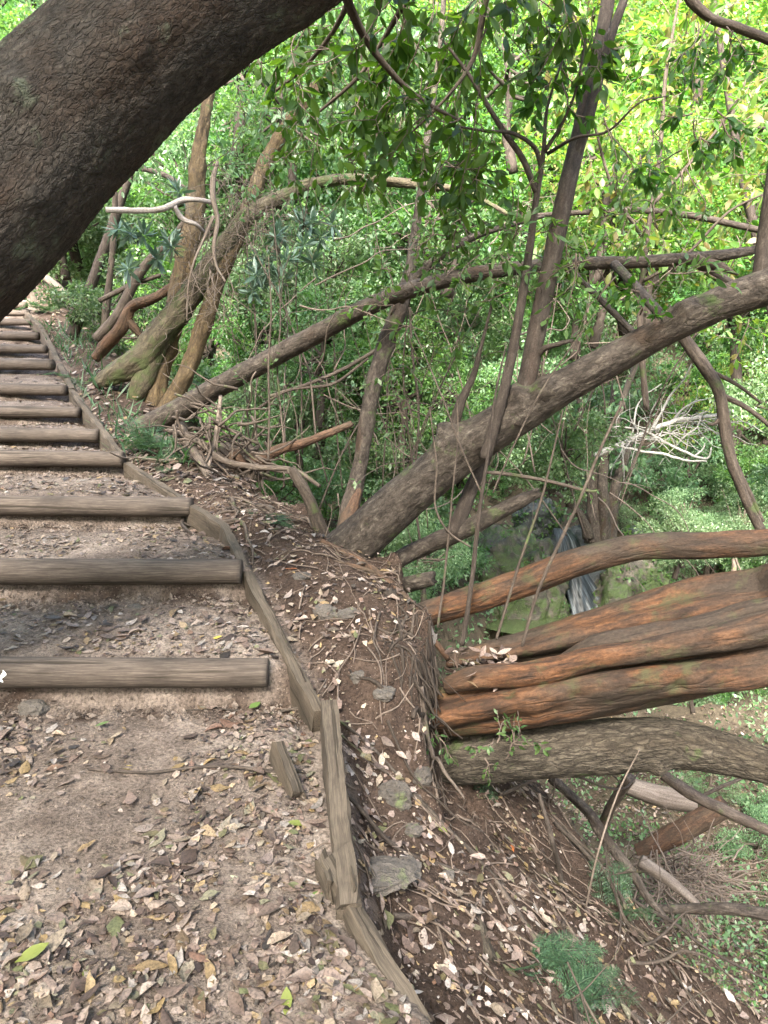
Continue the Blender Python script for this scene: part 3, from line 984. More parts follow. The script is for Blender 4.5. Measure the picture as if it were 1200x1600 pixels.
b.add(*pxtube([(846, 262, 3.5, 4), (835, 230, 3.5, 3.5), (800, 208, 3.45, 3), (760, 205, 3.4, 2.5), (700, 195, 3.4, 1.5)], step=.03, seg=8))
b.add(*pxtube([(849, 240, 3.5, 3.5), (880, 190, 3.45, 2.5), (900, 140, 3.4, 2), (915, 60, 3.4, 1.5)], step=.03, seg=8))
b.add(*pxtube([(856, 240, 3.5, 3), (900, 215, 3.3, 2.5), (950, 205, 3.2, 2), (1000, 160, 3.1, 1.5), (1045, 150, 3.1, 1)], step=.03, seg=8))
b.build("upright_shoot", M['bark_stem'], t4)
b = Bag()
b.add(*pxtube([(1185, 468, 3.22, 17), (1190, 420, 3.22, 15), (1197, 360, 3.22, 14), (1206, 300, 3.2, 14), (1230, 150, 3.2, 13), (1250, 0, 3.2, 12)], thin=.85, step=.03, seg=20, lump=.06))
b.add(*pxtube([(703, 692, 3.58, 11), (712, 655, 3.58, 9), (722, 625, 3.58, 7), (740, 585, 3.6, 5), (752, 540, 3.6, 3), (770, 470, 3.6, 2)], step=.03, seg=10, lump=.15))
b.add(*pxtube([(828, 565, 3.5, 7), (850, 545, 3.45, 5), (875, 537, 3.4, 4), (893, 532, 3.4, 3)], step=.02, seg=8, lump=.15, jag=.02))
b.build("branch", M['bark_stem'], t4)

# 5 low limb with a pale broken end
stems_tree("broken_limb", "low limb jutting from the bank with a broken end", "fallen branch", at(595, 895, 3.85), [
    ("limb", 'bark_brown', [dict(s=[(575, 905, 3.95, 15), (610, 882, 3.85, 18), (660, 855, 3.8, 18), (720, 830, 3.7, 18), (780, 800, 3.65, 16), (815, 782, 3.62, 14), (842, 769, 3.6, 10)], thin=.78, step=.02, seg=28, lump=.1, jag=.03, round_end=False, seed=10.1, bumps=[(at(710, 822, 3.6), .04, .02)])]),
    ("branch", 'bark_stem', [dict(s=[(708, 835, 3.7, 17), (722, 800, 3.7, 15), (742, 750, 3.72, 14), (765, 700, 3.74, 13)], thin=.75, step=.03, seg=18, lump=.1)]),
])
# 6 upright tree behind the fallen trunk
stems_tree("rust_based_tree", "upright tree with peeling rust coloured base behind the fallen trunk", "tree", at(540, 840, 5.2), [
    ("trunk", 'bark_brown', [dict(s=[(535, 850, 5.2, 18), (548, 790, 5.25, 19), (562, 730, 5.3, 15), (570, 680, 5.3, 16), (582, 610, 5.35, 16), (604, 535, 5.4, 18), (626, 475, 5.4, 17), (640, 420, 5.45, 10), (650, 350, 5.5, 8.5), (662, 270, 5.5, 8), (672, 180, 5.6, 7), (685, 100, 5.7, 6), (695, -20, 5.8, 5)], thin=.78, step=.03, seg=24, lump=.12, lfreq=2.5, seed=12.2)]),
    ("peeling_root", 'bark_rust', [dict(s=[(530, 860, 5.05, 9), (541, 820, 5.1, 12), (552, 790, 5.15, 9), (562, 765, 5.2, 4)], step=.02, seg=14, lump=.25, seed=3)]),
])
# stump spikes
stems_tree("stub_branch", "short dark broken stub leaning left on the bank", "broken stub", at(510, 850, 4.0), [
    ("stub", 'bark_dark', [dict(s=[(512, 858, 4.0, 12), (496, 815, 4.0, 11), (478, 770, 4.0, 9), (455, 733, 4.0, 8)], step=.02, seg=16, lump=.1, jag=.02, round_end=False)])])
stems_tree("stub_branch", "cut log end poking from the bank edge under the low limb", "broken stub", at(630, 915, 3.5), [
    ("stub", 'bark_brown', [dict(s=[(622, 918, 3.6, 13), (650, 910, 3.5, 12), (676, 904, 3.45, 11)], step=.015, seg=18, lump=.15, jag=.015, round_end=False)])])
stems_tree("stub_branch", "small upright rotten stub at the crest of the bank", "broken stub", at(615, 965, 3.15), [
    ("stub", 'bark_brown', [dict(s=[(614, 978, 3.12, 11), (610, 945, 3.14, 12), (608, 922, 3.15, 10)], step=.012, seg=16, lump=.2, jag=.015, round_end=False),
                            dict(s=[(592, 952, 3.16, 8), (584, 930, 3.2, 8), (580, 915, 3.2, 5)], step=.012, seg=12, lump=.2, jag=.01)])])

# 7 orange trunks
def fl_a(th, t):
    return 1 + .20 * np.sin(3 * th + 1.5 * np.sin(6 * t)) + .09 * np.sin(5 * th + 5 * t)
stems_tree("orange_limb", "rounded orange brown limb reaching right above the wide fluted trunk", "tree", at(655, 965, 3.3), [
    ("limb", 'bark_orange', [dict(s=[(635, 975, 3.4, 18), (665, 960, 3.3, 23), (740, 936, 3.25, 25), (830, 906, 3.2, 26), (900, 880, 3.15, 26), (1000, 855, 3.1, 24), (1100, 852, 3.05, 25), (1200, 846, 3.0, 25), (1330, 832, 2.9, 25), (1600, 800, 2.8, 22)], thin=.86, step=.014, seg=64, lump=.10, lfreq=2.0, scale_amp=.0010, scale_f=(30, 30, 18), seed=13.3, stretch=.4)])])
ot = thing("fluted_orange_tree", "wide fluted orange trunk lying out to the right from the earth face", "tree", at(700, 1080, 2.95))
b = Bag()
b.add(*pxtube([(700, 1035, 3.2, 10), (760, 1022, 3.14, 16), (820, 1012, 3.1, 24), (900, 994, 3.06, 33), (1000, 970, 3.02, 38), (1100, 950, 2.98, 40), (1200, 935, 2.94, 42), (1350, 890, 2.65, 60), (1600, 830, 2.6, 60)], step=.014, seg=90, lump=.10, lfreq=2.0, flute=fl_a, seed=14.1, scale_amp=.0011, scale_f=(26, 26, 16), stretch=.3))
b.add(*pxtube([(860, 1040, 2.83, 6), (930, 1010, 2.76, 16), (1000, 1000, 2.74, 22), (1100, 985, 2.7, 26), (1200, 962, 2.66, 28), (1350, 935, 2.6, 30)], step=.014, seg=48, lump=.14, seed=14.9, scale_amp=.0011, scale_f=(26, 26, 16), stretch=.3))
b.build("stem", M['bark_orange'], ot)
b = Bag()
b.add(*pxtube([(665, 1125, 3.0, 30), (705, 1112, 2.9, 40), (800, 1096, 2.83, 43), (900, 1080, 2.78, 44), (1000, 1064, 2.74, 43), (1100, 1048, 2.7, 42), (1200, 1028, 2.66, 44), (1350, 985, 2.6, 60), (1600, 930, 2.5, 60)], step=.012, seg=110, lump=.13, lfreq=1.8, flute=fl_a, seed=15.5, bumps=[(at(1155, 1028, 2.56), .03, -.05), (at(900, 1085, 2.66), .05, -.03), (at(790, 1080, 2.72), .03, -.04), (at(1000, 1030, 2.62), .04, .03), (at(1060, 1075, 2.6), .04, -.03), (at(840, 1110, 2.72), .05, .02)], scale_amp=.0016, scale_f=(26, 26, 16), stretch=.3))
b.add(*pxtube([(700, 1072, 2.88, 14), (740, 1060, 2.82, 18), (800, 1055, 2.77, 20), (870, 1045, 2.73, 19), (940, 1026, 2.69, 17), (1010, 1016, 2.66, 18), (1100, 1000, 2.62, 20), (1200, 982, 2.58, 24), (1350, 945, 2.5, 26)], step=.012, seg=48, lump=.14, seed=16.3, scale_amp=.0010, scale_f=(26, 26, 16), stretch=.3))
b.build("stem", M['bark_orange'], ot)
stems_tree("grey_arching_trunk", "cracked grey trunk arching under the orange fluted trunk", "tree", at(720, 1185, 2.95), [
    ("trunk", 'bark_grey', [dict(s=[(660, 1195, 3.05, 34), (720, 1187, 2.97, 42), (800, 1180, 2.9, 44), (880, 1172, 2.86, 45), (960, 1165, 2.83, 46), (1040, 1162, 2.8, 43), (1110, 1172, 2.77, 38), (1200, 1196, 2.7, 31), (1300, 1235, 2.65, 29), (1500, 1330, 2.55, 26)], thin=.9, step=.012, seg=110, lump=.07, lfreq=2.0, scale_amp=.0028, scale_f=(60, 60, 40), seed=17.2, stretch=.45,
                                 bumps=[(at(1030, 1205, 2.72), .035, .03)])])])

# other limbs on the right
stems_tree("drooping_branch", "dark crooked branch drooping on the right behind the slanting tree", "branch", at(1068, 528, 3.6), [
    ("branch", 'bark_dark', [dict(s=[(1040, 480, 3.75, 8), (1068, 528, 3.7, 9), (1100, 572, 3.65, 10), (1122, 608, 3.6, 9), (1131, 655, 3.6, 9), (1136, 690, 3.6, 9), (1146, 730, 3.6, 8), (1165, 780, 3.6, 7), (1192, 835, 3.6, 7)], step=.02, seg=18, lump=.1, seed=18.1)]),
    ("side_branch", 'bark_dark', [dict(s=[(1128, 618, 3.6, 5), (1165, 636, 3.55, 4), (1205, 668, 3.5, 3), (1230, 700, 3.5, 2)], step=.03, seg=8, lump=.1),
                             dict(s=[(1137, 690, 3.6, 5), (1152, 730, 3.6, 4), (1172, 772, 3.6, 4), (1192, 815, 3.6, 3)], step=.03, seg=8, lump=.1),
                             dict(s=[(1110, 580, 3.65, 4), (1150, 600, 3.6, 3), (1190, 630, 3.6, 2)], step=.03, seg=8, lump=.1),
                             dict(s=[(1130, 650, 3.6, 4), (1115, 663, 3.6, 3), (1106, 662, 3.6, 2)], step=.02, seg=8, lump=.1)])])
stems_tree("crossing_branch", "brown bare branch crossing behind the slanting tree towards the fallen trunk", "branch", at(960, 415, 4.2), [
    ("branch", 'bark_brown', [dict(s=[(960, 412, 4.6, 7), (990, 445, 4.4, 8), (1020, 478, 4.2, 8), (1060, 520, 4.0, 8), (1090, 560, 3.9, 6)], step=.03, seg=12, lump=.12),
                              dict(s=[(890, 420, 4.6, 4), (940, 470, 4.5, 5), (990, 520, 4.4, 5)], step=.03, seg=10, lump=.12)])])
stems_tree("thin_level_branch", "thin level branch high on the right above the fallen trunk", "branch", at(930, 332, 6.0), [
    ("branch", 'bark_stem', [dict(s=[(840, 336, 6.2, 3), (930, 331, 6.1, 4.5), (1000, 329, 6, 5), (1080, 337, 6, 5), (1180, 358, 6, 5), (1300, 380, 6, 4)], step=.05, seg=12, lump=.1)])])
stems_tree("pale_slender_tree", "slender pale stem leaning at the far right edge", "tree", at(1230, 600, 7.0), [
    ("trunk", 'bark_stem', [dict(s=[(1240, 640, 7, 8), (1205, 480, 7, 7.5), (1185, 385, 7, 7), (1165, 300, 7, 7), (1150, 220, 7, 6), (1130, 100, 7, 5), (1112, -20, 7, 4)], step=.05, seg=12, lump=.1)])])
stems_tree("overhead_branch", "dark bent branch crossing the top right corner", "branch", at(1080, 0, 4.0), [
    ("branch", 'bark_dark', [dict(s=[(1040, -60, 4, 8), (1080, 0, 4, 8), (1110, 28, 4, 7), (1150, 42, 4, 7), (1200, 62, 4, 7), (1300, 110, 4, 7)], step=.03, seg=14, lump=.12)])])

# small trees on the bank higher up beside the steps
for lab, mt, spec in (
    ("thin leaning tree by the upper steps, forking under the huge trunk", 'bark_stem', [[(112, 525, 9.5, 9), (130, 480, 9.5, 9), (150, 425, 9.5, 8), (170, 370, 9.5, 8), (190, 310, 9.5, 7), (208, 258, 9.5, 6), (225, 190, 9.5, 5)], [(200, 262, 9.5, 5), (230, 265, 9.4, 4), (260, 275, 9.3, 4), (300, 300, 9.2, 3)]]),
    ("slim straight dark stem behind the orange curved branch by the upper steps", 'bark_dark', [[(163, 525, 9.0, 7), (166, 480, 9.0, 6), (172, 430, 9.0, 5), (178, 370, 9.0, 5), (180, 300, 9, 4)]]),
    ("dark crooked stem crossing behind the rust coloured branch", 'bark_dark', [[(150, 530, 8.6, 8), (185, 490, 8.6, 8), (210, 440, 8.6, 8), (235, 405, 8.6, 7), (262, 380, 8.6, 5), (300, 330, 8.6, 4)], [(155, 470, 8.7, 4), (200, 448, 8.7, 4), (250, 430, 8.6, 3)]]),
    ("pale fallen stem lying across the slope at the top of the steps", 'dead_pale', [[(50, 420, 12, 5), (80, 440, 11.8, 6), (105, 462, 11.5, 5)]])):
    t = thing("slender_tree" if 'fallen' not in lab else "fallen_branch", lab, "tree" if 'fallen' not in lab else "fallen branch", at(*spec[0][0][:3]))
    b = Bag()
    for s in spec:
        b.add(*pxtube(s, step=.05, seg=12, lump=.12, seed=R.uniform(0, 9)))
    b.build("trunk", M[mt], t)

# ------------------------------------------------------------------ leafy sprays on the near trees
def sprays_px(parent, leaf, items, wood='twig', fine=True, names=("twigs", "foliage"), wr=.42, grav=-.05):
    """items: (px range, py range, Y range, n, twig length, leaf size, direction)"""
    w, ls = Bag(), []
    for (xr, yr, Yr, n, L, size, d) in items:
        for k in range(n):
            p = at(R.uniform(*xr), R.uniform(*yr), R.uniform(*Yr))
            dd = np.array(d, float) + R.normal(size=3) * .6
            spray(w, ls, p, dd, L * R.uniform(.6, 1.2), .0035, 7, size, 3, grav)
    w.build(names[0], M[wood], parent)
    leaf_bag(ls, wr).build(names[1], M[leaf], parent)

# crown of the leaning tree: boughs over the path and the hanging dark sprays at the top of the view
b = Bag()
for s in ([(520, -60, 2.9, 10), (560, 40, 3.1, 7), (600, 100, 3.2, 5), (650, 150, 3.3, 4), (720, 190, 3.4, 2)],
          [(700, -120, 3.3, 9), (640, -10, 3.5, 6), (600, 60, 3.7, 4), (560, 120, 3.8, 3), (480, 190, 4, 2)],
          [(800, -120, 3.3, 8), (760, 0, 3.4, 5), (740, 90, 3.5, 4), (700, 150, 3.5, 2.5), (640, 210, 3.6, 1.5)],
          [(560, -30, 3.6, 6), (520, 50, 3.9, 4), (470, 110, 4.2, 3), (420, 150, 4.4, 2)]):
    b.add(*pxtube(s, step=.04, seg=8, lump=.1))
b.build("bough", M['bark_dark'], big)
sprays_px(big, 'leaf_dark', [
    ((560, 830), (-60, 60), (3.0, 4.4), 30, .45, .085, (0, 0, -1)),
    ((560, 780), (40, 200), (3.1, 4.4), 26, .35, .08, (0, 0, -1)),
    ((400, 600), (-20, 110), (3.6, 5.0), 22, .45, .085, (-.2, 0, -1)),
    ((430, 640), (90, 230), (4.0, 5.2), 16, .4, .08, (-.2, 0, -1)),
    ((640, 800), (200, 300), (3.4, 4.2), 14, .3, .075, (.2, 0, -1)),
    ((830, 960), (-30, 60), (3.2, 4), 12, .3, .08, (0, 0, -1))])
# light filtering crown out of view above the path
n = 52000
cP = np.stack([R.uniform(-6.5, 3.2, n), R.uniform(-9, 1.5, n), R.normal(6.2, .9, n)], -1)
far_ = np.arange(n) > n * .72
cP[far_] = np.stack([R.uniform(-7, -.8, far_.sum()), R.uniform(1.2, 6.5, far_.sum()), R.normal(6.6, .5, far_.sum())], -1)
keep = fbm(cP * .55, 3) > -.5
cP = cP[keep]
sk = 26000  # unseen leaf curtains behind and beside the camera, added to block low sky light
s1 = np.stack([R.uniform(-9, 7, sk), R.normal(-7.5, 1.2, sk), R.uniform(.3, 6.5, sk)], -1)
s2 = np.stack([R.normal(-6.8, .8, sk), R.uniform(-8, 5, sk), R.uniform(1.5, 6.5, sk)], -1)
s3 = np.stack([R.normal(6.5, 1, sk // 2), R.uniform(-8, -1, sk // 2), R.uniform(-1.5, 6.5, sk // 2)], -1)
cP = np.concatenate([cP, s1, s2, s3])
crown_curtain = Bag().add(*leaves(cP, rdir(len(cP), -.4), R.uniform(.10, .17, len(cP)), .5, .7, .2))
bw = Bag()
for k in range(14):
    p = cP[R.integers(len(cP))]
    q = np.array([2.2, 2.6, 4.6])
    bw.add(*tube(np.array([q, q * .6 + p * .4 + [0, 0, .5], p]), [.05, .03, .008], .15, 8))
bw.build("bough", M['bark_dark'], big)
crown_curtain.build("crown", M['leaf_dark'], big)  # one mesh: overhead crown plus the added light blocking leaf curtains

# sprigs on the slanting tree and its shoots
sprays_px(t4, 'leaf_mid', [
    ((600, 720), (380, 520), (3.6, 4.4), 12, .3, .055, (0, 0, .3)),
    ((780, 900), (360, 480), (3.3, 3.8), 10, .25, .055, (.2, 0, -.2)),
    ((860, 1060), (340, 440), (3.2, 3.9), 12, .3, .055, (.3, 0, -.2)),
    ((640, 760), (560, 690), (3.6, 4.2), 10, .3, .05, (0, 0, .6)),
    ((940, 1100), (180, 300), (3.1, 3.6), 9, .25, .055, (.3, 0, -.5)),
    ((690, 800), (330, 420), (3.3, 3.8), 8, .25, .055, (-.2, 0, -.3))])
sprays_px(t4, 'leaf_dark', [
    ((1070, 1130), (170, 215), (2.9, 3.1), 5, .15, .06, (0, 0, -1)),
    ((1000, 1030), (220, 260), (3.0, 3.2), 3, .15, .06, (0, 0, -1)),
    ((850, 890), (80, 130), (3.4, 3.6), 4, .2, .07, (0, 0, -1)),
    ((1060, 1200), (20, 90), (3.8, 4.2), 10, .3, .06, (0, 0, -1)),
    ((990, 1080), (440, 520), (3.2, 3.4), 4, .15, .05, (0, 0, .5))])
sprays_px(t3, 'leaf_mid', [((600, 1000), (340, 470), (4.6, 5.2), 20, .35, .055, (0, 0, .4))])

# glaucous rosettes and small leaves round the mossy tree
def rosettes(parent, pts, Y, size, n=26):
    P, D, L = [], [], []
    for (px, py) in pts:
        p = at(px, py, Y + R.uniform(-.2, .2))
        for k in range(n):
            d = rdir(1, .15)[0]
            P.append(p + d * .01)
            D.append(d)
            L.append(size * R.uniform(.6, 1.1))
    b = Bag().add(*leaves(np.array(P), np.array(D), np.array(L), .22, .6, .15, True))
    b.build("foliage", M['leaf_glauc'], parent)
rosettes(t2, [(185, 358), (205, 365), (225, 368), (262, 375), (268, 385), (245, 405), (200, 420), (400, 430), (410, 445), (425, 438), (440, 440), (395, 455), (420, 425), (280, 300), (430, 370), (470, 350)] + [(R.uniform(400, 520), R.uniform(340, 420)) for k in range(10)], 6.6, .15)
sprays_px(t2, 'leaf_cool', [((330, 560), (120, 300), (6.8, 8.2), 46, .5, .085, (0, 0, -.6)), ((170, 330), (200, 420), (8.0, 9.0), 22, .5, .08, (0, 0, -.3)),
                            ((400, 640), (300, 380), (6.8, 7.8), 16, .5, .08, (0, 0, -.6))])

# ------------------------------------------------------------------ woods across the gorge
def crown_mesh(nleaf, size, clumps, squash=.8, droop=-.25, wr=.45, seed=0, spread=.36):
    rg = np.random.default_rng(seed)
    c = rg.normal(size=(clumps, 3))
    c /= np.linalg.norm(c, axis=1)[:, None]
    c *= (rg.uniform(.15, 1.0, clumps) ** .5)[:, None]
    c[:, 2] *= squash
    cr = rg.uniform(.5, 1.2, clumps) * spread
    i = rg.integers(0, clumps, nleaf)
    d = rg.normal(size=(nleaf, 3))
    d /= np.linalg.norm(d, axis=1)[:, None]
    P = c[i] + d * (cr[i] * rg.uniform(.15, 1, nleaf) ** .6)[:, None] * np.array([1, 1, .65])
    D = d * .6 + rg.normal(size=(nleaf, 3)) * .5 + np.array([0, 0, droop])
    V, f = leaves(P, D, rg.uniform(.6, 1.2, nleaf) * size, wr, .7, .2)
    return V, f, c, cr

PROTO = []
def proto(kind, leaf, nleaf, size, clumps, trunk_h, mt, squash=.8, seed=0, spread=.36, sq=None):
    V, f, c, cr = crown_mesh(nleaf, size, clumps, squash, seed=seed, spread=spread)
    me_c = mesh_obj("crown", V, f, M[leaf])
    tb = Bag()
    tb.add(*tube(np.array([[0, 0, -trunk_h], [.03, .05, -trunk_h * .6], [-.04, 0, -trunk_h * .25], [0, .02, .3]]), [.075, .06, .045, .02], .1, 9, lump=.15, seed=seed))
    for k in range(min(clumps, 12)):
        a = np.array([0, 0, -trunk_h * R.uniform(0, .35)])
        tb.add(*tube(np.array([a, a * .4 + c[k] * .5 + [0, 0, -.06], c[k]]), [.028, .018, .005], .12, 6, lump=.1))
    me_t = tb.build("trunk", M[mt])
    for o in (me_c, me_t):
        COL.objects.unlink(o)
    PROTO.append((kind, me_c, me_t, trunk_h))

proto('cool', 'leaf_cool', 5200, .085, 20, 1.0, 'bark_stem', .9, 1, .38)
proto('mid', 'leaf_mid', 5600, .075, 24, 1.1, 'bark_stem', .8, 2, .36)
proto('bright', 'leaf_bright', 5200, .085, 22, 1.2, 'bark_stem', .85, 3, .38)
proto('fine', 'leaf_cool', 7000, .05, 30, .9, 'bark_dark', .8, 4, .30)
proto('wispy', 'leaf_mid', 3400, .065, 26, 1.3, 'bark_stem', 1.0, 5, .30)
proto('bright2', 'leaf_bright', 4200, .075, 24, 1.3, 'bark_stem', 1.0, 6, .34)
KLAB = {'cool': ("blue green leafy tree among the crowns across the gorge", "bush", "blue green trees across the gorge"),
        'mid': ("mid green tree growing among the crowns across the gorge", "tree", "mid green trees across the gorge"),
        'bright': ("sunlit yellow green tree high among the crowns upper right", "tree", "sunlit yellow green trees"),
        'fine': ("fine leaved blue green bush on the far gorge slope", "bush", "fine leaved bushes on the gorge slope"),
        'wispy': ("open wispy green tree standing in the gorge behind the trunks", "tree", "wispy trees in the gorge"),
        'bright2': ("airy sunlit yellow green sapling in the upper right", "tree", "airy sunlit saplings")}
KNAME = {'cool': 'leafy_tree', 'mid': 'leafy_tree', 'bright': 'sunlit_tree', 'fine': 'leafy_bush', 'wispy': 'wispy_tree', 'bright2': 'sunlit_sapling'}
def plant(ki, p, s, label=None, sz=1.0):
    kind, mc, mt, h = PROTO[ki]
    lab, cat, grp = KLAB[kind]
    t = thing(KNAME[kind], label or lab, 'bush' if kind == 'fine' else 'tree', p, grp)
    t.rotation_euler = (R.normal() * .08, R.normal() * .08, R.uniform(0, 6.28))
    t.scale = (s, s, s * sz)
    for m in (mc, mt):
        o = m.copy()
        COL.objects.link(o)
        o.parent = t
        o.location = (0, 0, h)
    return t

def clear_of_falls(px, py, rad):
    return not (745 - rad * .8 < px < 1050 + rad * .3 and 770 - rad * .5 < py < 1000 + rad)

# walk a jittered grid of view rays out to the far slope and set a tree where each one lands
cnt = 0
for iy, py in enumerate(np.arange(-60, 1060, 74)):
    for ix, px in enumerate(np.arange(-40, 1480, 92)):
        qx, qy = px + R.uniform(-40, 40), py + R.uniform(-32, 32)
        pp, hit = cast(np.array([qx]), np.array([qy]), 6.0)
        p = pp[0]
        if not hit[0] or p[1] < 7.5:
            continue
        D = np.linalg.norm(p)
        if p[1] > 60 or ((p[0] - kx(p[1])) * .88 < .5 and p[1] < 18):
            continue
        if 920 < qx < 1200 and 560 < qy < 770 and D < 13.2:
            continue
        tpx = 105 if qy < 500 else 75
        s = tpx * D / FPX * R.uniform(.75, 1.25)
        if not clear_of_falls(qx, qy, tpx):
            continue
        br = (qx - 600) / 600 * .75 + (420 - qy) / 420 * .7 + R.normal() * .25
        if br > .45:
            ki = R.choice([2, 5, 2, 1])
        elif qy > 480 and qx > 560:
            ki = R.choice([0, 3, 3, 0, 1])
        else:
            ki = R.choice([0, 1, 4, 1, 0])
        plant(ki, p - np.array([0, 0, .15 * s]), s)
        cnt += 1
# nearer crowns filling the gorge behind the trunks
NEAR = []
def near_tree(px, py, Y, rpx, ki):
    c = at(px, py, Y)
    s = rpx * Y / FPX
    h = PROTO[ki][3]
    plant(ki, c - np.array([0, 0, h * s]), s)
for (x0, x1, y0, y1, Y0, Y1, n, r0, r1, ks) in (
    (330, 660, 60, 330, 9, 13, 9, 90, 140, (1, 0, 4)),
    (640, 900, 40, 330, 8, 13, 9, 90, 140, (1, 4, 5)),
    (900, 1250, -20, 330, 8, 13, 12, 100, 150, (2, 5, 2)),
    (380, 640, 350, 700, 8.5, 12, 10, 70, 110, (1, 4, 0)),
    (600, 900, 330, 620, 8, 12, 9, 70, 110, (4, 1, 0)),
    (900, 1250, 330, 480, 8, 12, 6, 80, 120, (5, 2, 1)),
    (1040, 1300, 790, 880, 10.5, 12, 5, 50, 80, (3, 0)),
    (1190, 1330, 560, 760, 10, 12, 3, 70, 100, (3, 0)),
    (560, 720, 700, 980, 8, 11, 6, 60, 90, (0, 3)),
    (60, 330, 180, 440, 11, 15, 9, 80, 120, (0, 1, 3)),
    (540, 900, 480, 720, 9, 12.5, 11, 60, 95, (0, 0, 1, 3)),
    (980, 1280, 1180, 1480, 7.5, 10, 9, 40, 70, (3, 0, 3)),
    (700, 860, 560, 740, 9, 12, 4, 50, 80, (0, 1)),
    (-80, 120, -40, 120, 9, 13, 4, 90, 130, (1, 5)),
    (1000, 1300, 1040, 1140, 8, 10, 4, 50, 80, (1, 2))):
    for k in range(n):
        near_tree(R.uniform(x0, x1), R.uniform(y0, y1), R.uniform(Y0, Y1), R.uniform(r0, r1), int(R.choice(ks)))

# creeping ground cover over the gorge slopes
gc = R.uniform([-150, 250], [1400, 1560], (60000, 2))
gpnt, hit = cast(gc[:, 0], gc[:, 1], 3.5)
sg = (gpnt[:, 0] - kx(gpnt[:, 1])) * .88
ok = hit & (gpnt[:, 1] < 45) & (sg > 2.6)
gpnt = gpnt[ok]
D = np.linalg.norm(gpnt, axis=1)
gpnt += R.normal(size=gpnt.shape) * (.012 * D)[:, None]
gpnt[:, 2] = terr(gpnt[:, 0], gpnt[:, 1]) + np.abs(R.normal(size=len(D))) * .02 * D
sel = fbm(gpnt * .9, 3) > -.3
gb = Bag().add(*leaves(gpnt[sel], rdir(sel.sum(), .2), (R.uniform(.005, .009, len(D)) * D)[sel], .5, .8, .2))
struct(gb.build("undergrowth", M['leaf_cool']), 'stuff', "green creeping undergrowth over the gorge slopes")

gc = R.uniform([560, 1130], [1500, 1600], (30000, 2))
gpnt, hit = cast(gc[:, 0], gc[:, 1], 3.0)
sg = (gpnt[:, 0] - kx(gpnt[:, 1])) * .88
gpnt = gpnt[hit & (sg > 1.5)]
gpnt += R.normal(size=gpnt.shape) * .06
gpnt[:, 2] = terr(gpnt[:, 0], gpnt[:, 1]) + np.abs(R.normal(size=len(gpnt))) * .02
gr = fbm(gpnt * 1.3, 3) + R.normal(size=len(gpnt)) * .15 > .45
for nm_, mt_, se_, up_, lo_, hi_ in (("leaf_litter", 'litter', ~gr, 0, .03, .08), ("undergrowth", 'leaf_mid', gr, .5, .03, .06)):
    q_ = gpnt[se_].copy()
    if up_:
        q_[:, 2] += R.uniform(0, .22, len(q_))
    d_ = rdir(len(q_), up_)
    if not up_:
        d_[:, 2] *= .3
    struct(Bag().add(*leaves(q_, d_, R.uniform(lo_, hi_, len(q_)), .45, .5, .25)).build(nm_, M[mt_]), 'stuff', "leaves and ground cover at the foot of the slope" if up_ else "dry leaves at the foot of the slope")

# ------------------------------------------------------------------ waterfall, rocks, stream
def blob(c, rad, amp=.25, f=1.6, n=48, seed=0.0, flat=None, strat=0.0):
    th = np.linspace(0, math.pi, n)
    ph = np.linspace(0, 2 * math.pi, 2 * n, endpoint=False)
    TH, PH = np.meshgrid(th, ph, indexing='ij')
    d = np.stack([np.sin(TH) * np.cos(PH), np.sin(TH) * np.sin(PH), np.cos(TH)], -1)
    # squarish rock
    dd = np.sign(d) * np.abs(d) ** .84
    w1, w2 = worley(d * 2.2 + seed * 3.3)
    p = dd * (1 + amp * fbm(d * f + seed * 7.7, 6, 2.1, .55) + .22 * (w1 - .5))[..., None]
    if strat:
        p = p * (1 + strat * np.abs(perlin(np.stack([d[..., 0] * 1.2, d[..., 1] * 1.2, d[..., 2] * 7], -1) + seed)))[..., None]
    V = (p * np.asarray(rad) + np.asarray(c)).reshape(-1, 3)
    idx = np.arange(len(V)).reshape(TH.shape)
    nx = np.roll(idx, -1, 1)
    return V, [np.stack([idx[:-1], idx[1:], nx[1:], nx[:-1]], -1).reshape(-1, 4)]

def rock(name, label, px, py, Y, rpx, mat, cat='rock', sz=(1, 1, 1), group=None, **k):
    c = at(px, py, Y)
    s = rpx * Y / FPX
    v, f = blob(c, np.array(sz) * s, **k)
    return tag(mesh_obj(name, v, f, M[mat], origin=c), label, cat, group)

WY = 13.5
rock("rock_wall", "mossy green rock wall left of the waterfall", 806, 930, WY + .6, 78, 'mossy_rock', 'rock', (1.0, .8, 1.25), seed=1.1, amp=.3, strat=.1)
rock("rock_wall", "bright mossy rock on the right of the waterfall", 985, 935, WY + .7, 66, 'mossy_rock', 'rock', (1.0, .8, 1.05), seed=2.3, amp=.3, strat=.1)
rock("rock_wall", "dark wet rock ledge the waterfall runs over", 893, 930, WY + 1.5, 100, 'wet_rock', 'rock', (.95, .7, 1.1), seed=3.2, amp=.2)
rock("boulder", "dark boulder beneath the multi trunked tree right of the waterfall", 1020, 845, WY + 1.2, 40, 'wet_rock', 'rock', (1.1, .8, .6), seed=4.2)
rock("boulder", "shadowed dark rock left of the waterfall top", 838, 812, WY + 1.6, 36, 'wet_rock', 'rock', (1.0, .8, .9), seed=5.2)
rock("boulder", "small mossy boulder at the foot of the waterfall", 945, 975, WY - .6, 26, 'mossy_rock', 'rock', (1.2, 1, .7), seed=6.2)
rock("boulder", "low dark boulder half hidden by the orange limbs", 1120, 1300, 9.5, 60, 'mossy_rock', 'rock', (1.2, 1, .8), seed=8.2)
rock("boulder", "dark wet boulder in the stream bed under the brushwood", 1165, 1330, 9.0, 48, 'wet_rock', 'rock', (1, 1, 1.1), seed=9.2)
rk_ = []
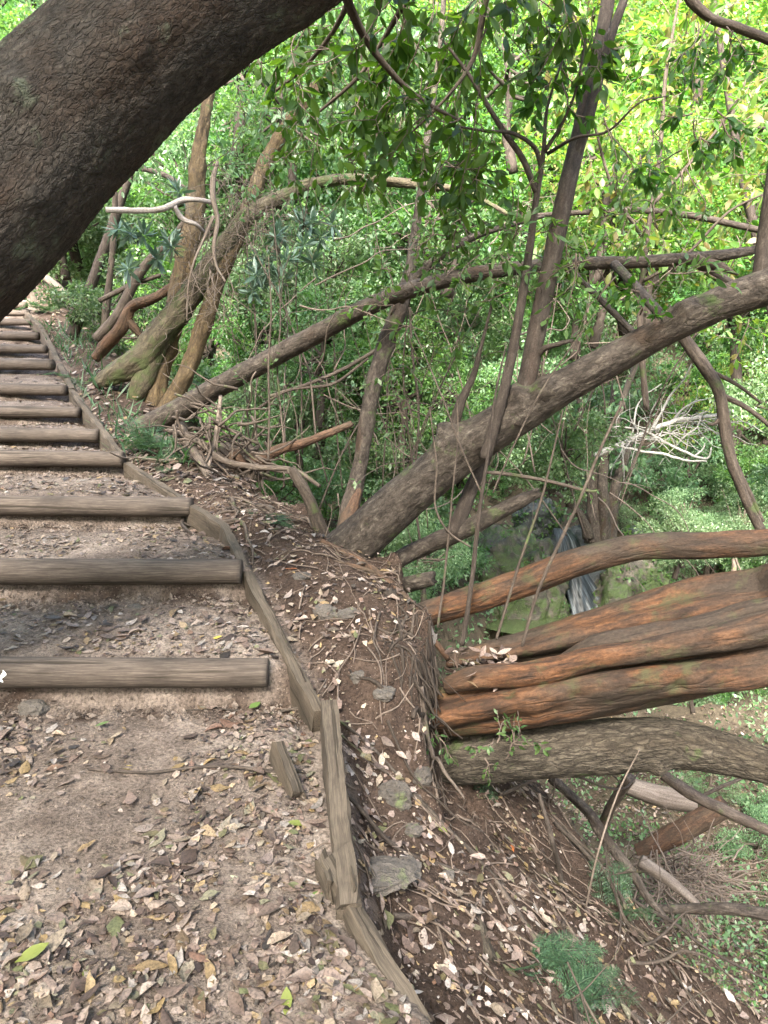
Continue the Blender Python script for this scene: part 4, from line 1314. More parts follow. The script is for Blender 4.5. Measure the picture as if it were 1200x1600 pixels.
for nm_ in ("rock_wall", "rock_wall.001", "boulder", "boulder.001", "boulder.002"):
    ob = bpy.data.objects[nm_]
    a_ = np.empty(len(ob.data.vertices) * 3, np.float32)
    ob.data.vertices.foreach_get("co", a_)
    a_ = a_.reshape(-1, 3) + np.array(ob.location)
    rk_.append(a_[(fbm(a_ * 2.2, 3) > .08) & (a_[:, 2] > np.median(a_[:, 2]) - .4)])
rk_ = np.concatenate(rk_)
rk_ = rk_[R.integers(0, len(rk_), 5000)] + R.normal(size=(5000, 3)) * .05
struct(Bag().add(*leaves(rk_, rdir(5000, -.2), R.uniform(.05, .13, 5000), .45, .6, .2)).build("undergrowth", M['leaf_mid']), 'stuff', "small plants growing over the waterfall rocks")
for k in range(16):
    qx, qy = R.uniform(950, 1230), R.uniform(690, 850)
    pp, h_ = cast(np.array([qx]), np.array([qy]), 9.0)
    if h_[0]:
        plant(int(R.choice([3, 3, 0, 4])), pp[0], 40 * np.linalg.norm(pp[0]) / FPX * R.uniform(.7, 1.2))
for k in range(14):
    qx, qy = R.uniform(600, 860), R.uniform(740, 1000)
    pp, h_ = cast(np.array([qx]), np.array([qy]), 8.0)
    if h_[0] and not (qx > 740 and qy > 800):
        plant(int(R.choice([3, 0, 4, 1])), pp[0], 42 * np.linalg.norm(pp[0]) / FPX * R.uniform(.7, 1.2))
# the falling water, following the ledge
prof = [(880, 828, WY + .95, 12), (888, 845, WY + .75, 17), (893, 868, WY + .62, 20), (897, 890, WY + .52, 19), (908, 915, WY + .40, 24), (922, 945, WY + .22, 30), (935, 975, WY + .05, 36), (940, 1000, WY - .1, 40)]
PW, rw = stemspec(prof)
PW, rw, TW = resample(PW, rw, .04)
m = 17
uu = np.linspace(-1, 1, m)
v = PW[:, None] + np.array([1, 0, 0]) * (uu[None, :, None] * rw[:, None, None])
v[..., 1] += .06 * uu ** 2 + .06 * fbm(np.stack([v[..., 0] * 7, TW[:, None] * 1.2 + 0 * v[..., 0], 0 * v[..., 0]], -1), 3)
cw = np.stack([np.repeat(uu[None] * .3, len(PW), 0), 0 * v[..., 0], np.repeat(TW[:, None], m, 1)], -1)
bk = v + np.array([0, .15, 0])
n1 = len(PW) * m
idx = np.arange(n1).reshape(len(PW), m)
q = np.stack([idx[:-1, :-1], idx[1:, :-1], idx[1:, 1:], idx[:-1, 1:]], -1).reshape(-1, 4)
wv = np.concatenate([v.reshape(-1, 3), bk.reshape(-1, 3)])
struct(mesh_obj("waterfall", wv, [q, q[:, ::-1] + n1], M['fall'], co=np.concatenate([cw.reshape(-1, 3)] * 2)), 'structure', "narrow waterfall sliding down dark rock")
pc = at(905, 985, WY - .8)
th = np.linspace(0, 2 * math.pi, 60, endpoint=False)
rr_ = 1 + .25 * np.sin(3 * th + 1) + .12 * np.sin(7 * th)
pv = np.stack([pc[0] + .3 + 1.9 * rr_ * np.cos(th), pc[1] - .2 + 1.3 * rr_ * np.sin(th), np.full(60, pc[2])], -1)
struct(mesh_obj("stream_water", np.concatenate([pv, [pv.mean(0)]]), np.stack([np.full(60, 60), np.arange(60), np.roll(np.arange(60), -1)], -1), M['water'], smooth=False))

# multi trunked tree by the waterfall
tw_ = stems_tree("waterfall_tree", "tree with several joined trunks standing above the waterfall", "tree", at(935, 835, WY + .7), [
    ("trunk", 'bark_brown', [dict(s=[(928, 850, WY + .5, 16), (930, 810, WY + .6, 13), (926, 765, WY + .7, 10), (918, 700, WY + .8, 8), (905, 620, WY + 1, 5)], step=.06, seg=18, lump=.15),
                             dict(s=[(942, 848, WY + .45, 12), (944, 800, WY + .5, 9), (942, 750, WY + .6, 8), (950, 680, WY + .8, 6), (960, 600, WY + 1, 4)], step=.06, seg=16, lump=.15),
                             dict(s=[(950, 846, WY + .6, 14), (956, 800, WY + .7, 10), (962, 760, WY + .8, 8), (985, 690, WY + 1, 6)], step=.06, seg=16, lump=.15),
                             dict(s=[(920, 840, WY + .4, 9), (912, 815, WY + .4, 7), (895, 790, WY + .4, 5), (870, 770, WY + .5, 3)], step=.06, seg=12, lump=.2)])])
sprays_px(tw_, 'leaf_cool', [((850, 1010), (600, 740), (WY, WY + 1.5), 40, .8, .16, (0, 0, -.2))], fine=False)
# bleached dead tree
wd = Bag()
for s in ([(930, 712, 12.6, 7), (975, 692, 12.5, 6), (1010, 675, 12.5, 5.5), (1060, 657, 12.4, 5), (1120, 648, 12.4, 4), (1165, 632, 12.4, 3)],
          [(955, 668, 12.5, 2), (990, 668, 12.5, 2), (1020, 680, 12.4, 3), (1050, 696, 12.4, 3), (1085, 712, 12.3, 3), (1105, 715, 12.3, 2.5), (1110, 700, 12.3, 1.5)],
          [(950, 695, 12.3, 2), (990, 702, 12.3, 2.5), (1040, 710, 12.3, 3), (1070, 718, 12.3, 2.5), (1105, 722, 12.3, 2)],
          [(1020, 672, 12.5, 3), (1040, 630, 12.5, 2.5), (1062, 600, 12.5, 2), (1080, 570, 12.5, 1.5)],
          [(1045, 662, 12.5, 2.5), (1065, 640, 12.4, 2), (1100, 625, 12.4, 1.5), (1130, 620, 12.4, 1)],
          [(1055, 695, 12.4, 2), (1070, 680, 12.3, 2), (1090, 668, 12.3, 1.5), (1100, 640, 12.3, 1)],
          [(985, 690, 12.5, 2), (992, 650, 12.5, 2), (1005, 620, 12.6, 1.5), (1035, 600, 12.6, 1)],
          [(1085, 712, 12.3, 2), (1098, 702, 12.3, 1.5), (1100, 693, 12.3, 1)]):
    wd.add(*pxtube(s, thin=.72, step=.06, seg=9, lump=.1, wob=.03, seed=R.uniform(0, 9)))
for k in range(90):
    px = R.uniform(970, 1150)
    py = 690 - (px - 980) * .3 + R.uniform(-10, 10)
    wd.add(*tube(twig_path(at(px, py, 12.4), [R.normal() + .5, R.normal() * .5, R.normal() * .8], R.uniform(.3, 1.1), 6, .5), np.linspace(.010, .003, 7), .08, 5))
tag(wd.build("bleached_dead_tree", M['dead_white'], origin=at(950, 700, 12.5)), "bleached white dead tree sprawling above the waterfall", "dead tree")
for px, py0, py1, lab in ((975, 560, 680, "pale slim dead trunk standing behind the bleached tree"),):
    stems_tree("dead_trunk", lab, "dead tree", at(px, py1, 14), [("trunk", 'dead_pale', [dict(s=[(px - 15, py1, 14, 5), (px, 620, 14, 5), (px + 22, py0, 14, 4.5)], step=.1, seg=10, lump=.1)])])

# ------------------------------------------------------------------ saplings, stalks and loose branches
STALK = [("tall bare stalk rising straight to a sharp tip before the waterfall", [(815, 1010, 2.9, 2.5), (850, 900, 2.9, 2.6), (905, 785, 2.9, 2.6), (940, 700, 2.9, 2.4), (970, 632, 2.9, 2)], 'bark_dark'),
         ("pair mate stalk slanting left of the tallest bare stalk", [(775, 1000, 3.0, 2.2), (805, 900, 3, 2.2), (840, 800, 3, 2), (865, 700, 3, 1.6), (880, 640, 3, 1)], 'bark_dark'),
         ("grey sapling stem standing forked before the low limb", [(722, 1008, 3.1, 4), (738, 900, 3.1, 4), (748, 800, 3.1, 3.6), (752, 770, 3.1, 3), (765, 690, 3.1, 2.4), (775, 610, 3.1, 2), (790, 540, 3.1, 1.2)], 'bark_stem'),
         ("thin stalk rising from the orange limb beside the grey sapling", [(684, 980, 3.15, 2), (698, 880, 3.2, 2), (708, 770, 3.2, 1.6), (716, 680, 3.2, 1.2), (712, 600, 3.2, .8)], 'bark_dark'),
         ("pale whippy stem curving before the slanting trunk", [(735, 855, 3.2, 1.6), (700, 830, 3.2, 1.8), (680, 790, 3.2, 1.8), (682, 730, 3.2, 1.6), (678, 690, 3.2, 1.4), (672, 640, 3.2, 1)], 'bark_dark'),
         ("thin dark twig arching level under the slanting trunk", [(760, 738, 3.5, 3), (810, 744, 3.5, 3), (860, 753, 3.5, 3), (925, 768, 3.5, 2.5), (935, 766, 3.5, 1)], 'bark_dark'),
         ("fine dark twig slanting up to the slanting trunk", [(770, 770, 3.3, 1.4), (800, 700, 3.3, 1.6), (840, 620, 3.3, 1.5), (880, 560, 3.3, 1.3), (930, 490, 3.3, 1)], 'bark_dark'),
         ("long pale twig crossing the slanting trunk to the grey sapling", [(752, 772, 3.1, 1.6), (720, 700, 3.12, 1.6), (690, 620, 3.15, 1.4), (665, 560, 3.2, 1), (640, 500, 3.3, .8)], 'bark_dark'),
         ("thin upright twig beside the fallen trunk left of the rust based tree", [(420, 720, 4.8, 1.8), (421, 640, 4.8, 1.8), (419, 560, 4.8, 1.6), (424, 480, 4.8, 1.2), (420, 400, 4.8, .8)], 'bark_dark'),
         ("dark long twig hanging down left of the slanting tree", [(640, 480, 4.4, 2), (645, 560, 4.4, 2), (655, 640, 4.4, 2), (650, 720, 4.4, 1.5)], 'bark_dark'),
         ("slanting dark twig between the multi stemmed tree and the rust based tree", [(420, 620, 6, 2.5), (480, 600, 6, 3), (540, 575, 6, 3), (590, 545, 6, 3)], 'bark_dark'),
         ("second dark twig below the fallen trunk reaching to the rust based tree", [(400, 640, 6, 2), (450, 610, 6, 2.5), (520, 600, 6, 2.5), (575, 560, 6, 2)], 'bark_dark')]
for lab, s, mt in STALK:
    tag(Bag().add(*pxtube(s, step=.02, seg=8, lump=.08, wob=.006, seed=R.uniform(0, 50))).build("bare_stalk" if 'stalk' in lab else ("bare_sapling" if 'stem' in lab else "twig"), M[mt], origin=at(*s[0][:3])), lab, "stalk" if 'stalk' in lab else "twig")

# thin bare saplings in the gorge behind the trunks
sap = []
for k in range(5):
    w, ls = Bag(), []
    Pm = twig_path([0, 0, 0], [R.normal() * .15, R.normal() * .15, 1], 2.6, 8, .2)
    w.add(*tube(Pm, np.linspace(.009, .003, 9), .1, 6))
    for j in range(8):
        i = R.integers(2, 9)
        d = rdir(1, .4)[0]
        spray(w, ls, Pm[i], d, R.uniform(.4, .8), .004, 5, .06, 2, .0)
    wo_ = w.build("stem", M['bark_dark'])
    lo_ = leaf_bag(ls, .42, .6, .2, False).build("foliage", M['leaf_mid' if k % 2 else 'leaf_cool'])
    for o in (wo_, lo_):
        COL.objects.unlink(o)
    sap.append((wo_, lo_))
for k in range(32):
    Y = R.uniform(5.2, 9.0)
    p = at(R.uniform(360, 1000), R.uniform(640, 860), Y)
    t = thing("sapling", "thin twiggy sapling with sparse leaves in the gorge behind the trunks", "sapling", p, "thin saplings in the gorge")
    t.rotation_euler = (R.normal() * .15, R.normal() * .15, R.uniform(0, 6.28))
    t.scale = (R.uniform(.7, 1.1),) * 3
    for m in sap[k % 5]:
        o = m.copy()
        COL.objects.link(o)
        o.parent = t

# fallen wood on the slope: (label, spec, material)
FW = [("dark forked stick propped under the grey arching trunk", [(938, 1300, 4.4, 8), (955, 1260, 4.3, 8), (985, 1215, 4.2, 9)], 'bark_dark'),
      ("dark straight branch slanting down to the right edge below the grey trunk", [(1035, 1210, 4.2, 8), (1080, 1240, 4.1, 9), (1130, 1265, 4, 9), (1215, 1305, 3.9, 8)], 'bark_dark'),
      ("thin side stick crossing the dark straight branch", [(1095, 1245, 4.1, 3), (1130, 1228, 4.1, 3), (1170, 1212, 4.1, 2)], 'bark_dark'),
      ("thick red brown broken log lying across the gap", [(1000, 1332, 6.2, 15), (1060, 1300, 6.1, 17), (1135, 1258, 6, 17)], 'bark_rust'),
      ("pale log lying behind the forked stick", [(980, 1228, 6.8, 14), (1040, 1245, 6.7, 16), (1090, 1255, 6.6, 15)], 'dead_pale'),
      ("gnarled brown dead branch reaching to the right edge low down", [(1020, 1420, 4.6, 6), (1080, 1420, 4.5, 8), (1140, 1420, 4.4, 9), (1215, 1432, 4.3, 9)], 'bark_brown'),
      ("long crooked stick running down the leafy slope", [(860, 1215, 3.8, 7), (920, 1270, 3.7, 8), (945, 1310, 3.6, 9), (985, 1360, 3.5, 8), (1010, 1400, 3.45, 6), (1045, 1440, 3.4, 4)], 'bark_brown'),
      ("grey slanting log beside the brushwood heap", [(1000, 1345, 5.2, 10), (1045, 1375, 5.1, 9), (1095, 1418, 5, 5)], 'dead_pale'),
      ("short mossy grey stick lying beside the large fern", [(735, 1430, 1.95, 12), (750, 1470, 1.9, 13), (768, 1510, 1.85, 10)], 'bark_grey'),
      ("bent root looping out of the earth below the edge boards", [(615, 1435, 1.75, 5), (650, 1440, 1.75, 6), (690, 1470, 1.75, 6), (720, 1490, 1.76, 4)], 'bark_stem'),
      ("brown root lying at the bottom of the slope by the fern", [(700, 1560, 1.62, 5), (740, 1570, 1.62, 7), (790, 1590, 1.6, 7), (830, 1610, 1.6, 6)], 'bark_brown'),
      ("orange brown root running along the crest of the bank", [(500, 850, 3.75, 5), (545, 872, 3.6, 6), (590, 900, 3.45, 6), (635, 940, 3.3, 6), (668, 990, 3.15, 5), (700, 1030, 3.0, 4)], 'bark_rust'),
      ("thin stick along the crest parting from the orange brown root", [(440, 893, 3.45, 3), (500, 880, 3.5, 4), (560, 890, 3.5, 4), (600, 905, 3.45, 3)], 'bark_rust'),
      ("dark slanting stick leaning on the root heap under the fallen trunk", [(282, 665, 5.2, 6), (300, 700, 5.0, 7), (330, 750, 4.7, 7), (350, 785, 4.55, 5)], 'bark_dark'),
      ("pale upright stick leaning on the fallen trunk", [(325, 730, 4.85, 3), (335, 690, 5, 3), (345, 620, 5.2, 3)], 'twig_pale'),
      ("curved brown branch sweeping from the root heap to the right", [(265, 672, 5.2, 5), (310, 690, 5, 5), (345, 718, 4.9, 5), (400, 730, 4.8, 5), (460, 735, 4.7, 4), (500, 760, 4.6, 3)], 'bark_dark'),
      ("rusty broken branch pointing right from the root heap", [(360, 715, 5.2, 16), (400, 722, 5.2, 12), (430, 705, 5.2, 9), (480, 690, 5.2, 7), (550, 662, 5.2, 5)], 'bark_rust'),
      ("thin brown stick lying on the lower leafy slope", [(880, 1490, 2.35, 3), (920, 1530, 2.3, 4), (960, 1570, 2.25, 4), (1010, 1600, 2.2, 3)], 'bark_brown'),
      ("upright thin dead stem standing on the leafy slope", [(842, 1240, 2.7, 3), (862, 1310, 2.6, 4), (875, 1370, 2.5, 4), (880, 1450, 2.4, 4)], 'bark_stem'),
      ("slender curved dry stalk in front of the grey trunk", [(1000, 1170, 2.5, 1.0), (965, 1240, 2.45, 1.4), (935, 1330, 2.4, 1.6), (915, 1420, 2.35, 1.5)], 'twig_pale'),
      ("brown stick on the path among the leaves at left", [(125, 1335, 1.72, 5), (155, 1322, 1.74, 6), (182, 1305, 1.78, 4)], 'bark_rust'),
      ("short stick pointing away at the bottom of the path", [(266, 1572, 1.30, 6), (272, 1545, 1.33, 7), (278, 1520, 1.37, 4)], 'bark_stem')]
def settle(s):
    P, r = stemspec(s)
    a = np.array(s, float)
    h, ok = cast(a[:, 0], a[:, 1], .9)
    near = ok & (h[:, 1] < P[:, 1] + .25) & (a[:, 1] > 820)
    Y = np.where(near, h[:, 1], a[:, 2])
    P, r = stemspec(np.column_stack([a[:, :2], Y, a[:, 3]]))
    P[near, 2] += r[near] * .8
    return P, r
for lab, s, mt in FW:
    nm = 'root' if ' root ' in lab and 'heap' not in lab else ('fallen_log' if ' log ' in lab else 'fallen_stick')
    tag(Bag().add(*tube(*settle(s), step=.012, seg=16, lump=.16, lfreq=2.5, jag=.01, round_end=False, seed=R.uniform(0, 50))).build(nm, M[mt], origin=at(*s[0][:3])), lab, 'root' if nm == 'root' else ('log' if nm == 'fallen_log' else 'stick'))
# loose sticks strewn at the foot of the slope and about the root heap, fine bare twigs in the gorge
def strew(n, xr, yr, Ls, rr, name, label, cat, group, mats, tmin=2.5, ymax=9):
    for k in range(n):
        pp, h_ = cast(np.array([R.uniform(*xr)]), np.array([R.uniform(*yr)]), tmin)
        if not h_[0] or pp[0][1] > ymax:
            continue
        L_ = R.uniform(*Ls)
        P = twig_path(pp[0], [R.normal(), R.normal(), R.normal() * .15], L_, 7, .35)
        r0 = R.uniform(*rr)
        g_ = terr(P[:, 0], P[:, 1]) + r0
        P[:, 2] = np.maximum(g_, g_ * .4 + P[:, 2] * .6)
        b = Bag().add(*tube(P, np.linspace(r0, r0 * .4, 8), .03, 8, lump=.15, jag=.01))
        for q in range(R.integers(0, 3)):
            i = R.integers(2, 6)
            b.add(*tube(twig_path(P[i], rdir(1, .3)[0], L_ * .3, 4, .4), np.linspace(r0 * .5, r0 * .2, 5), .03, 6))
        tag(b.build(name, M[mats[k % len(mats)]], origin=P[0]), label, cat, group)
strew(64, (760, 1230), (1225, 1540), (.4, 1.5), (.003, .012), "fallen_stick", "crooked stick strewn over the foot of the slope below the grey trunk", "stick", "sticks at the foot of the slope", ('bark_dark', 'bark_stem', 'bark_brown', 'bark_dark'))
strew(16, (590, 712), (930, 1180), (.15, .5), (.004, .012), "root", "gnarled root crossing the dark earth face of the bank", "root", "roots crossing the earth face", ('root_dark', 'bark_dark'), 1.5, 4)
strew(26, (270, 480), (650, 830), (.3, 1.0), (.004, .014), "fallen_stick", "crooked stick strewn on the bank about the root heap", "stick", "sticks about the root heap", ('bark_dark', 'bark_stem', 'twig_pale'), 3.0, 7)
for k in range(40):
    p = at(R.uniform(380, 1000), R.uniform(330, 800), R.uniform(4.6, 7.5))
    b = Bag().add(*tube(twig_path(p, [R.normal(), R.normal() * .4, R.normal() * 1.2], R.uniform(.5, 1.5), 10, .4), np.linspace(.006, .002, 11), .04, 5))
    tag(b.build("bare_twig", M['twig' if k % 3 else 'twig_pale'], origin=p), "fine bare twig among the saplings behind the trunks", "twig", "fine bare twigs in the gorge")
# brushwood heap in the stream bed
bh = Bag()
for k in range(260):
    c = at(R.normal(1065, 36), R.normal(1372, 20), R.uniform(5.6, 6.6))
    rk = R.uniform(.003, .011)
    bh.add(*tube(twig_path(c, rdir(1)[0] * [1, 1, .45] + [.3, 0, 0], R.uniform(.15, .7), 6, .45), np.linspace(rk, rk * .4, 7), .05, 5))
tag(bh.build("brushwood_heap", M['twig_pale'], origin=at(1072, 1380, 6)), "pinkish heap of tangled dead brushwood below the grey trunk", "brushwood heap")
# root heap under the fallen trunk
bh = Bag()
v, f = blob(at(372, 728, 5.35), np.array([.20, .2, .13]), .5, 2.5, 30, 3.0)
bh.add(v, f)
for k in range(70):
    px = R.uniform(270, 430)
    py = 660 + (px - 270) * .45 + R.normal() * 28
    bh.add(*tube(twig_path(at(px, py, R.uniform(4.9, 5.3)), [R.normal() + .5, R.normal() * .4, R.normal() * .6 - .3], R.uniform(.2, .6), 6, .6), np.linspace(.011, .003, 7), .04, 6))
tag(bh.build("root_heap", M['bark_dark'], origin=at(370, 740, 5.2)), "dark tangle of roots and earth under the fallen trunk", "root heap")
# roots hanging down the earth face
rf = Bag()
for k in range(230):
    px = R.uniform(600, 715)
    yt = 905 + (px - 600) * 1.0 + R.uniform(0, 120)
    p = at(px, yt, 3.0)
    Y = 3.1 - (px - 620) / 90 * .15
    p, h = cast(np.array([px]), np.array([yt]))
    p = p[0] + [0, -.01, .0]
    P = twig_path(p, [R.normal() * .25 + .1, -.25, -1], R.uniform(.08, .3), 6, .3)
    P[:, 2] = np.maximum(P[:, 2], terr(P[:, 0], P[:, 1]) + .003)
    rk = R.choice([.002, .003, .004, .007])
    rf.add(*tube(P, np.linspace(rk, rk * .4, 7), .02, 5))
struct(tag(rf.build("root_fringe", M['root_dark'], origin=at(680, 1050, 3)), "fine roots hanging down the dark earth face", "roots"), 'stuff')
rw_ = Bag()
# twig litter over the bank and slope
n = 900
for k in range(n):
    y = R.uniform(1.3, 6.0)
    s = abs(R.normal()) * 1.5 + .08
    x = kx(y) + s
    P = twig_path([x, y, 0], [R.normal(), R.normal(), 0], R.uniform(.06, .35), 5, .4)
    P[:, 2] = terr(P[:, 0], P[:, 1]) + R.uniform(.002, .02)
    rw_.add(*tube(P, np.linspace(1, .5, 6) * R.uniform(.0015, .005), .03, 5))
struct(rw_.build("twig_litter", M['twig']), 'stuff', "small dead twigs scattered over the bank")

# ------------------------------------------------------------------ rocks on the bank and path
def bank_rock(label, px, py, rpx, mat='rock', sz=(1, 1, .6), sink=.25, seed=0.0):
    p, h = cast(np.array([px]), np.array([py]))
    c = p[0]
    s = rpx * np.linalg.norm(c - [0, 0, CZ]) / FPX
    v, f = blob(c + [0, 0, s * sz[2] * (1 - sink) * .3], np.array(sz) * s, .22, 1.1, 30, seed)
    tag(mesh_obj("rock", v, f, M[mat], origin=c, smooth=False), label, "rock", "rocks on the bank")
bank_rock("angular reddish rock among leaves on the bank shoulder", 510, 962, 20, sz=(1, .9, .7), seed=1)
bank_rock("flat grey rock beside the angular reddish rock", 545, 960, 22, sz=(1.1, .9, .4), seed=2)
bank_rock("flat mossy grey stone upright in the slope by the split board", 614, 1255, 30, sz=(.85, .6, .85), seed=3)
bank_rock("long grey slab half buried beside the split edge board", 580, 1368, 36, sz=(1.5, 1.0, .28), seed=4)
bank_rock("brown slab leaning on the long grey slab", 632, 1362, 24, sz=(1, 1.2, .32), seed=5)
bank_rock("small grey stone under the lowest log step", 52, 1112, 18, sz=(1, .8, .7), seed=6)
bank_rock("dull stone in the earth below the second log step", 212, 955, 14, sz=(1, .8, .6), seed=7)
bank_rock("small dark stone lying on the tread of the second step", 296, 985, 12, sz=(1, .8, .7), seed=8)
for k_, (px_, py_) in enumerate(((470, 905), (560, 1060), (600, 1085), (645, 1300), (700, 1370), (560, 1180), (660, 1215), (735, 1300))):
    bank_rock("small brown stone %s" % ("by the long straight edge board near the orange leaf", "half way down the bank shoulder", "at the top of the dark earth face", "on the slope above the slabs", "on the leafy slope above the mossy grey stick", "behind the split edge board near its top", "just below the dark earth face", "under the end of the grey arching trunk")[k_], px_, py_, R.uniform(8, 17), sz=(1, R.uniform(.7, 1), R.uniform(.5, .8)), seed=20 + k_)
bank_rock("round white pebble below the end of the edge boards", 651, 1480, 7, 'paint', (1, 1, .9), .1, 9)

# ------------------------------------------------------------------ ferns and seedlings
def frond(p, d, L, pin=22, w=.24):
    P = twig_path(p, d, L, 8, .25, -.10)
    b = Bag()
    b.add(*tube(P, np.linspace(.0018, .0006, 9), L / 14, 4))
    t = np.linspace(.12, .995, pin) * 8
    i = np.minimum(t.astype(int), 7)
    f = (t - i)[:, None]
    q = P[i] * (1 - f) + P[i + 1] * f
    dr = P[i + 1] - P[i]
    dr /= np.linalg.norm(dr, axis=1)[:, None]
    sd_ = np.cross(dr, [0, 0, 1.0]) + R.normal(size=dr.shape) * .12
    sd_ /= np.linalg.norm(sd_, axis=1)[:, None]
    pr = np.sin(np.linspace(.25, 1, pin) * math.pi * .95 + .1) ** .7
    for sg in (-1, 1):
        D = sd_ * sg + dr * .45
        Ls = L * w * np.clip(pr, .08, 1)
        # each pinna is itself a row of small leaflets
        for u in np.linspace(.12, .95, 7):
            bp = q + D * (Ls * u)[:, None]
            for s2 in (-1, 1):
                b.add(*leaves(bp, D * .5 + dr * s2 * .8, Ls * .26 * (1.1 - u * .6) + .0005, .42, .25, .05))
    return b

def fern(label, base_px, fronds, L, cat='fern', Ymul=1.0, up=.9, spread=.9, lean=(0, 0)):
    pp, h = cast(np.array([base_px[0]]), np.array([base_px[1]]))
    base = pp[0]
    t = thing("fern", label, cat, base, "ferns by the path")
    for k in range(fronds):
        a = R.uniform(0, 6.28)
        d = np.array([math.cos(a) * spread + lean[0], math.sin(a) * spread + lean[1], up * R.uniform(.4, 1.2)])
        p = base + np.array([R.normal() * .03, R.normal() * .03, .0])
        frond(p, d, L * R.uniform(.7, 1.2), 18).build("frond", M['leaf_fern'], t)
fern("largest feathery blue green fern low on the slope", (868, 1560), 7, .22)
fern("feathery fern above the largest fern, beside the mossy grey stick", (825, 1480), 5, .20)
fern("small fern at the right foot of the largest fern", (905, 1590), 8, .22)
fern("fern at the foot of the fallen trunk by the thin edge board", (228, 705), 12, .36)
fern("fern spray trailing down the bank below the fallen trunk", (262, 728), 9, .26)
fern("small fern beside the pale edge board under the mossy tree", (135, 600), 9, .36)
fern("tiny fern hanging under the grey arching trunk", (745, 1225), 5, .16)
fern("low fern on the bank near the farthest steps", (75, 490), 8, .5)
fern("small fern tuft on the slope under the crooked stick", (960, 1430), 6, .2)
fern("small green fern on the shoulder left of the slanting tree", (425, 822), 7, .2)
sd1 = thing("seedling", "leafy seedling sprouting before the orange trunk base", "seedling", at(770, 1200, 2.65))
sprays_px(sd1, 'leaf_mid', [((745, 810), (1150, 1190), (2.55, 2.7), 6, .16, .032, (.4, 0, .3))])
sd2 = thing("seedling", "sprig of fine leaves at the foot of the earth face", "seedling", at(690, 1180, 2.75))
sprays_px(sd2, 'leaf_mid', [((665, 710), (1130, 1180), (2.7, 2.8), 5, .12, .03, (-.2, -.2, .4))])
# grass tussocks along the upper edge boards
gt = Bag()
for k in range(380):
    y = R.uniform(4.9, 10.5)
    x = kx(y) + R.uniform(.06, .5)
    z = float(terr(np.array(x), np.array(y)))
    L = R.uniform(.08, .28)
    d = np.array([R.normal() * .6, R.normal() * .6, .8])
    gt.add(*leaves(np.array([[x, y, z]]), np.array([d]), np.array([L]), .07, .5, .3))
struct(gt.build("grass", M['leaf_fern']), 'stuff', "thin grass along the upper edge boards")

# ------------------------------------------------------------------ leaf litter
def litter(x, y, L, name, fine, lift=.006, wr=(.32, .55), curl=.35, label=None):
    z = terr(x, y)
    e = .02
    nx = -(terr(x + e, y, False) - terr(x - e, y, False)) / (2 * e)
    ny = -(terr(x, y + e, False) - terr(x, y - e, False)) / (2 * e)
    nn = np.stack([nx, ny, np.ones_like(nx)], -1)
    nn[:, :2] = np.clip(nn[:, :2], -1.6, 1.6)
    nn /= np.linalg.norm(nn, axis=1)[:, None]
    n = len(x)
    a = R.uniform(0, 6.28, n)
    d = np.stack([np.cos(a), np.sin(a), np.zeros(n)], -1)
    d -= nn * (d * nn).sum(1)[:, None]
    d += nn * R.normal(0, .13, n)[:, None]
    d /= np.linalg.norm(d, axis=1)[:, None]
    P = np.stack([x, y, z], -1) + nn * np.abs(R.normal(0, lift, n))[:, None] + nn * .004 - d * (L * .5)[:, None]
    up = nn + R.normal(size=(n, 3)) * .2
    w = np.cross(d, up)
    w /= np.linalg.norm(w, axis=1)[:, None]
    m = np.cross(w, d)
    wrr = R.uniform(*wr, n)
    if fine:
        st = np.array([-.18, 0, .12, .35, .62, .85, 1.0])
        wd_ = np.array([.018, .03, .28, .5, .42, .18, .0])
        cz, cw_ = R.normal(0, 1, n) * curl, R.normal(.1, .5, n)
        V = np.zeros((n, 7, 3, 3))
        for j in range(7):
            sw = wd_[j] * L * wrr * (1 + R.normal(0, .12, n))
            c = P + d * (L * st[j])[:, None] + m * (L * cz * ((st[j] - .45) ** 2) * 1.1)[:, None] + w * (L * R.normal(0, .02, n))[:, None]
            up_ = m * (sw * cw_)[:, None]
            V[:, j, 1] = c
            V[:, j, 0] = c - w * sw[:, None] + up_
            V[:, j, 2] = c + w * sw[:, None] + up_
        lo = V[..., 2] - (terr(V[..., 0], V[..., 1]) + .002)
        V[..., 2] -= np.minimum(lo, 0)
        idx = np.arange(n * 21).reshape(n, 7, 3)
        q = np.stack([idx[:, :-1, :-1], idx[:, :-1, 1:], idx[:, 1:, 1:], idx[:, 1:, :-1]], -1).reshape(-1, 4)
        o = mesh_obj(name, V.reshape(-1, 3), [q], M['litter'])
    else:
        k = 5
        th = np.arange(k) / k * 6.283
        rr = R.uniform(.25, .6, (n, k))
        V = P[:, None] + d[:, None] * (np.cos(th) * rr * L[:, None])[..., None] + w[:, None] * (np.sin(th) * rr * (L * wrr * 1.6)[:, None])[..., None]
        V[..., 2] += R.uniform(-.002, .004, (n, k))
        o = mesh_obj(name, V.reshape(-1, 3), [np.arange(n * k).reshape(n, k)], M['litter'], smooth=False)
    return struct(o, 'stuff', label)

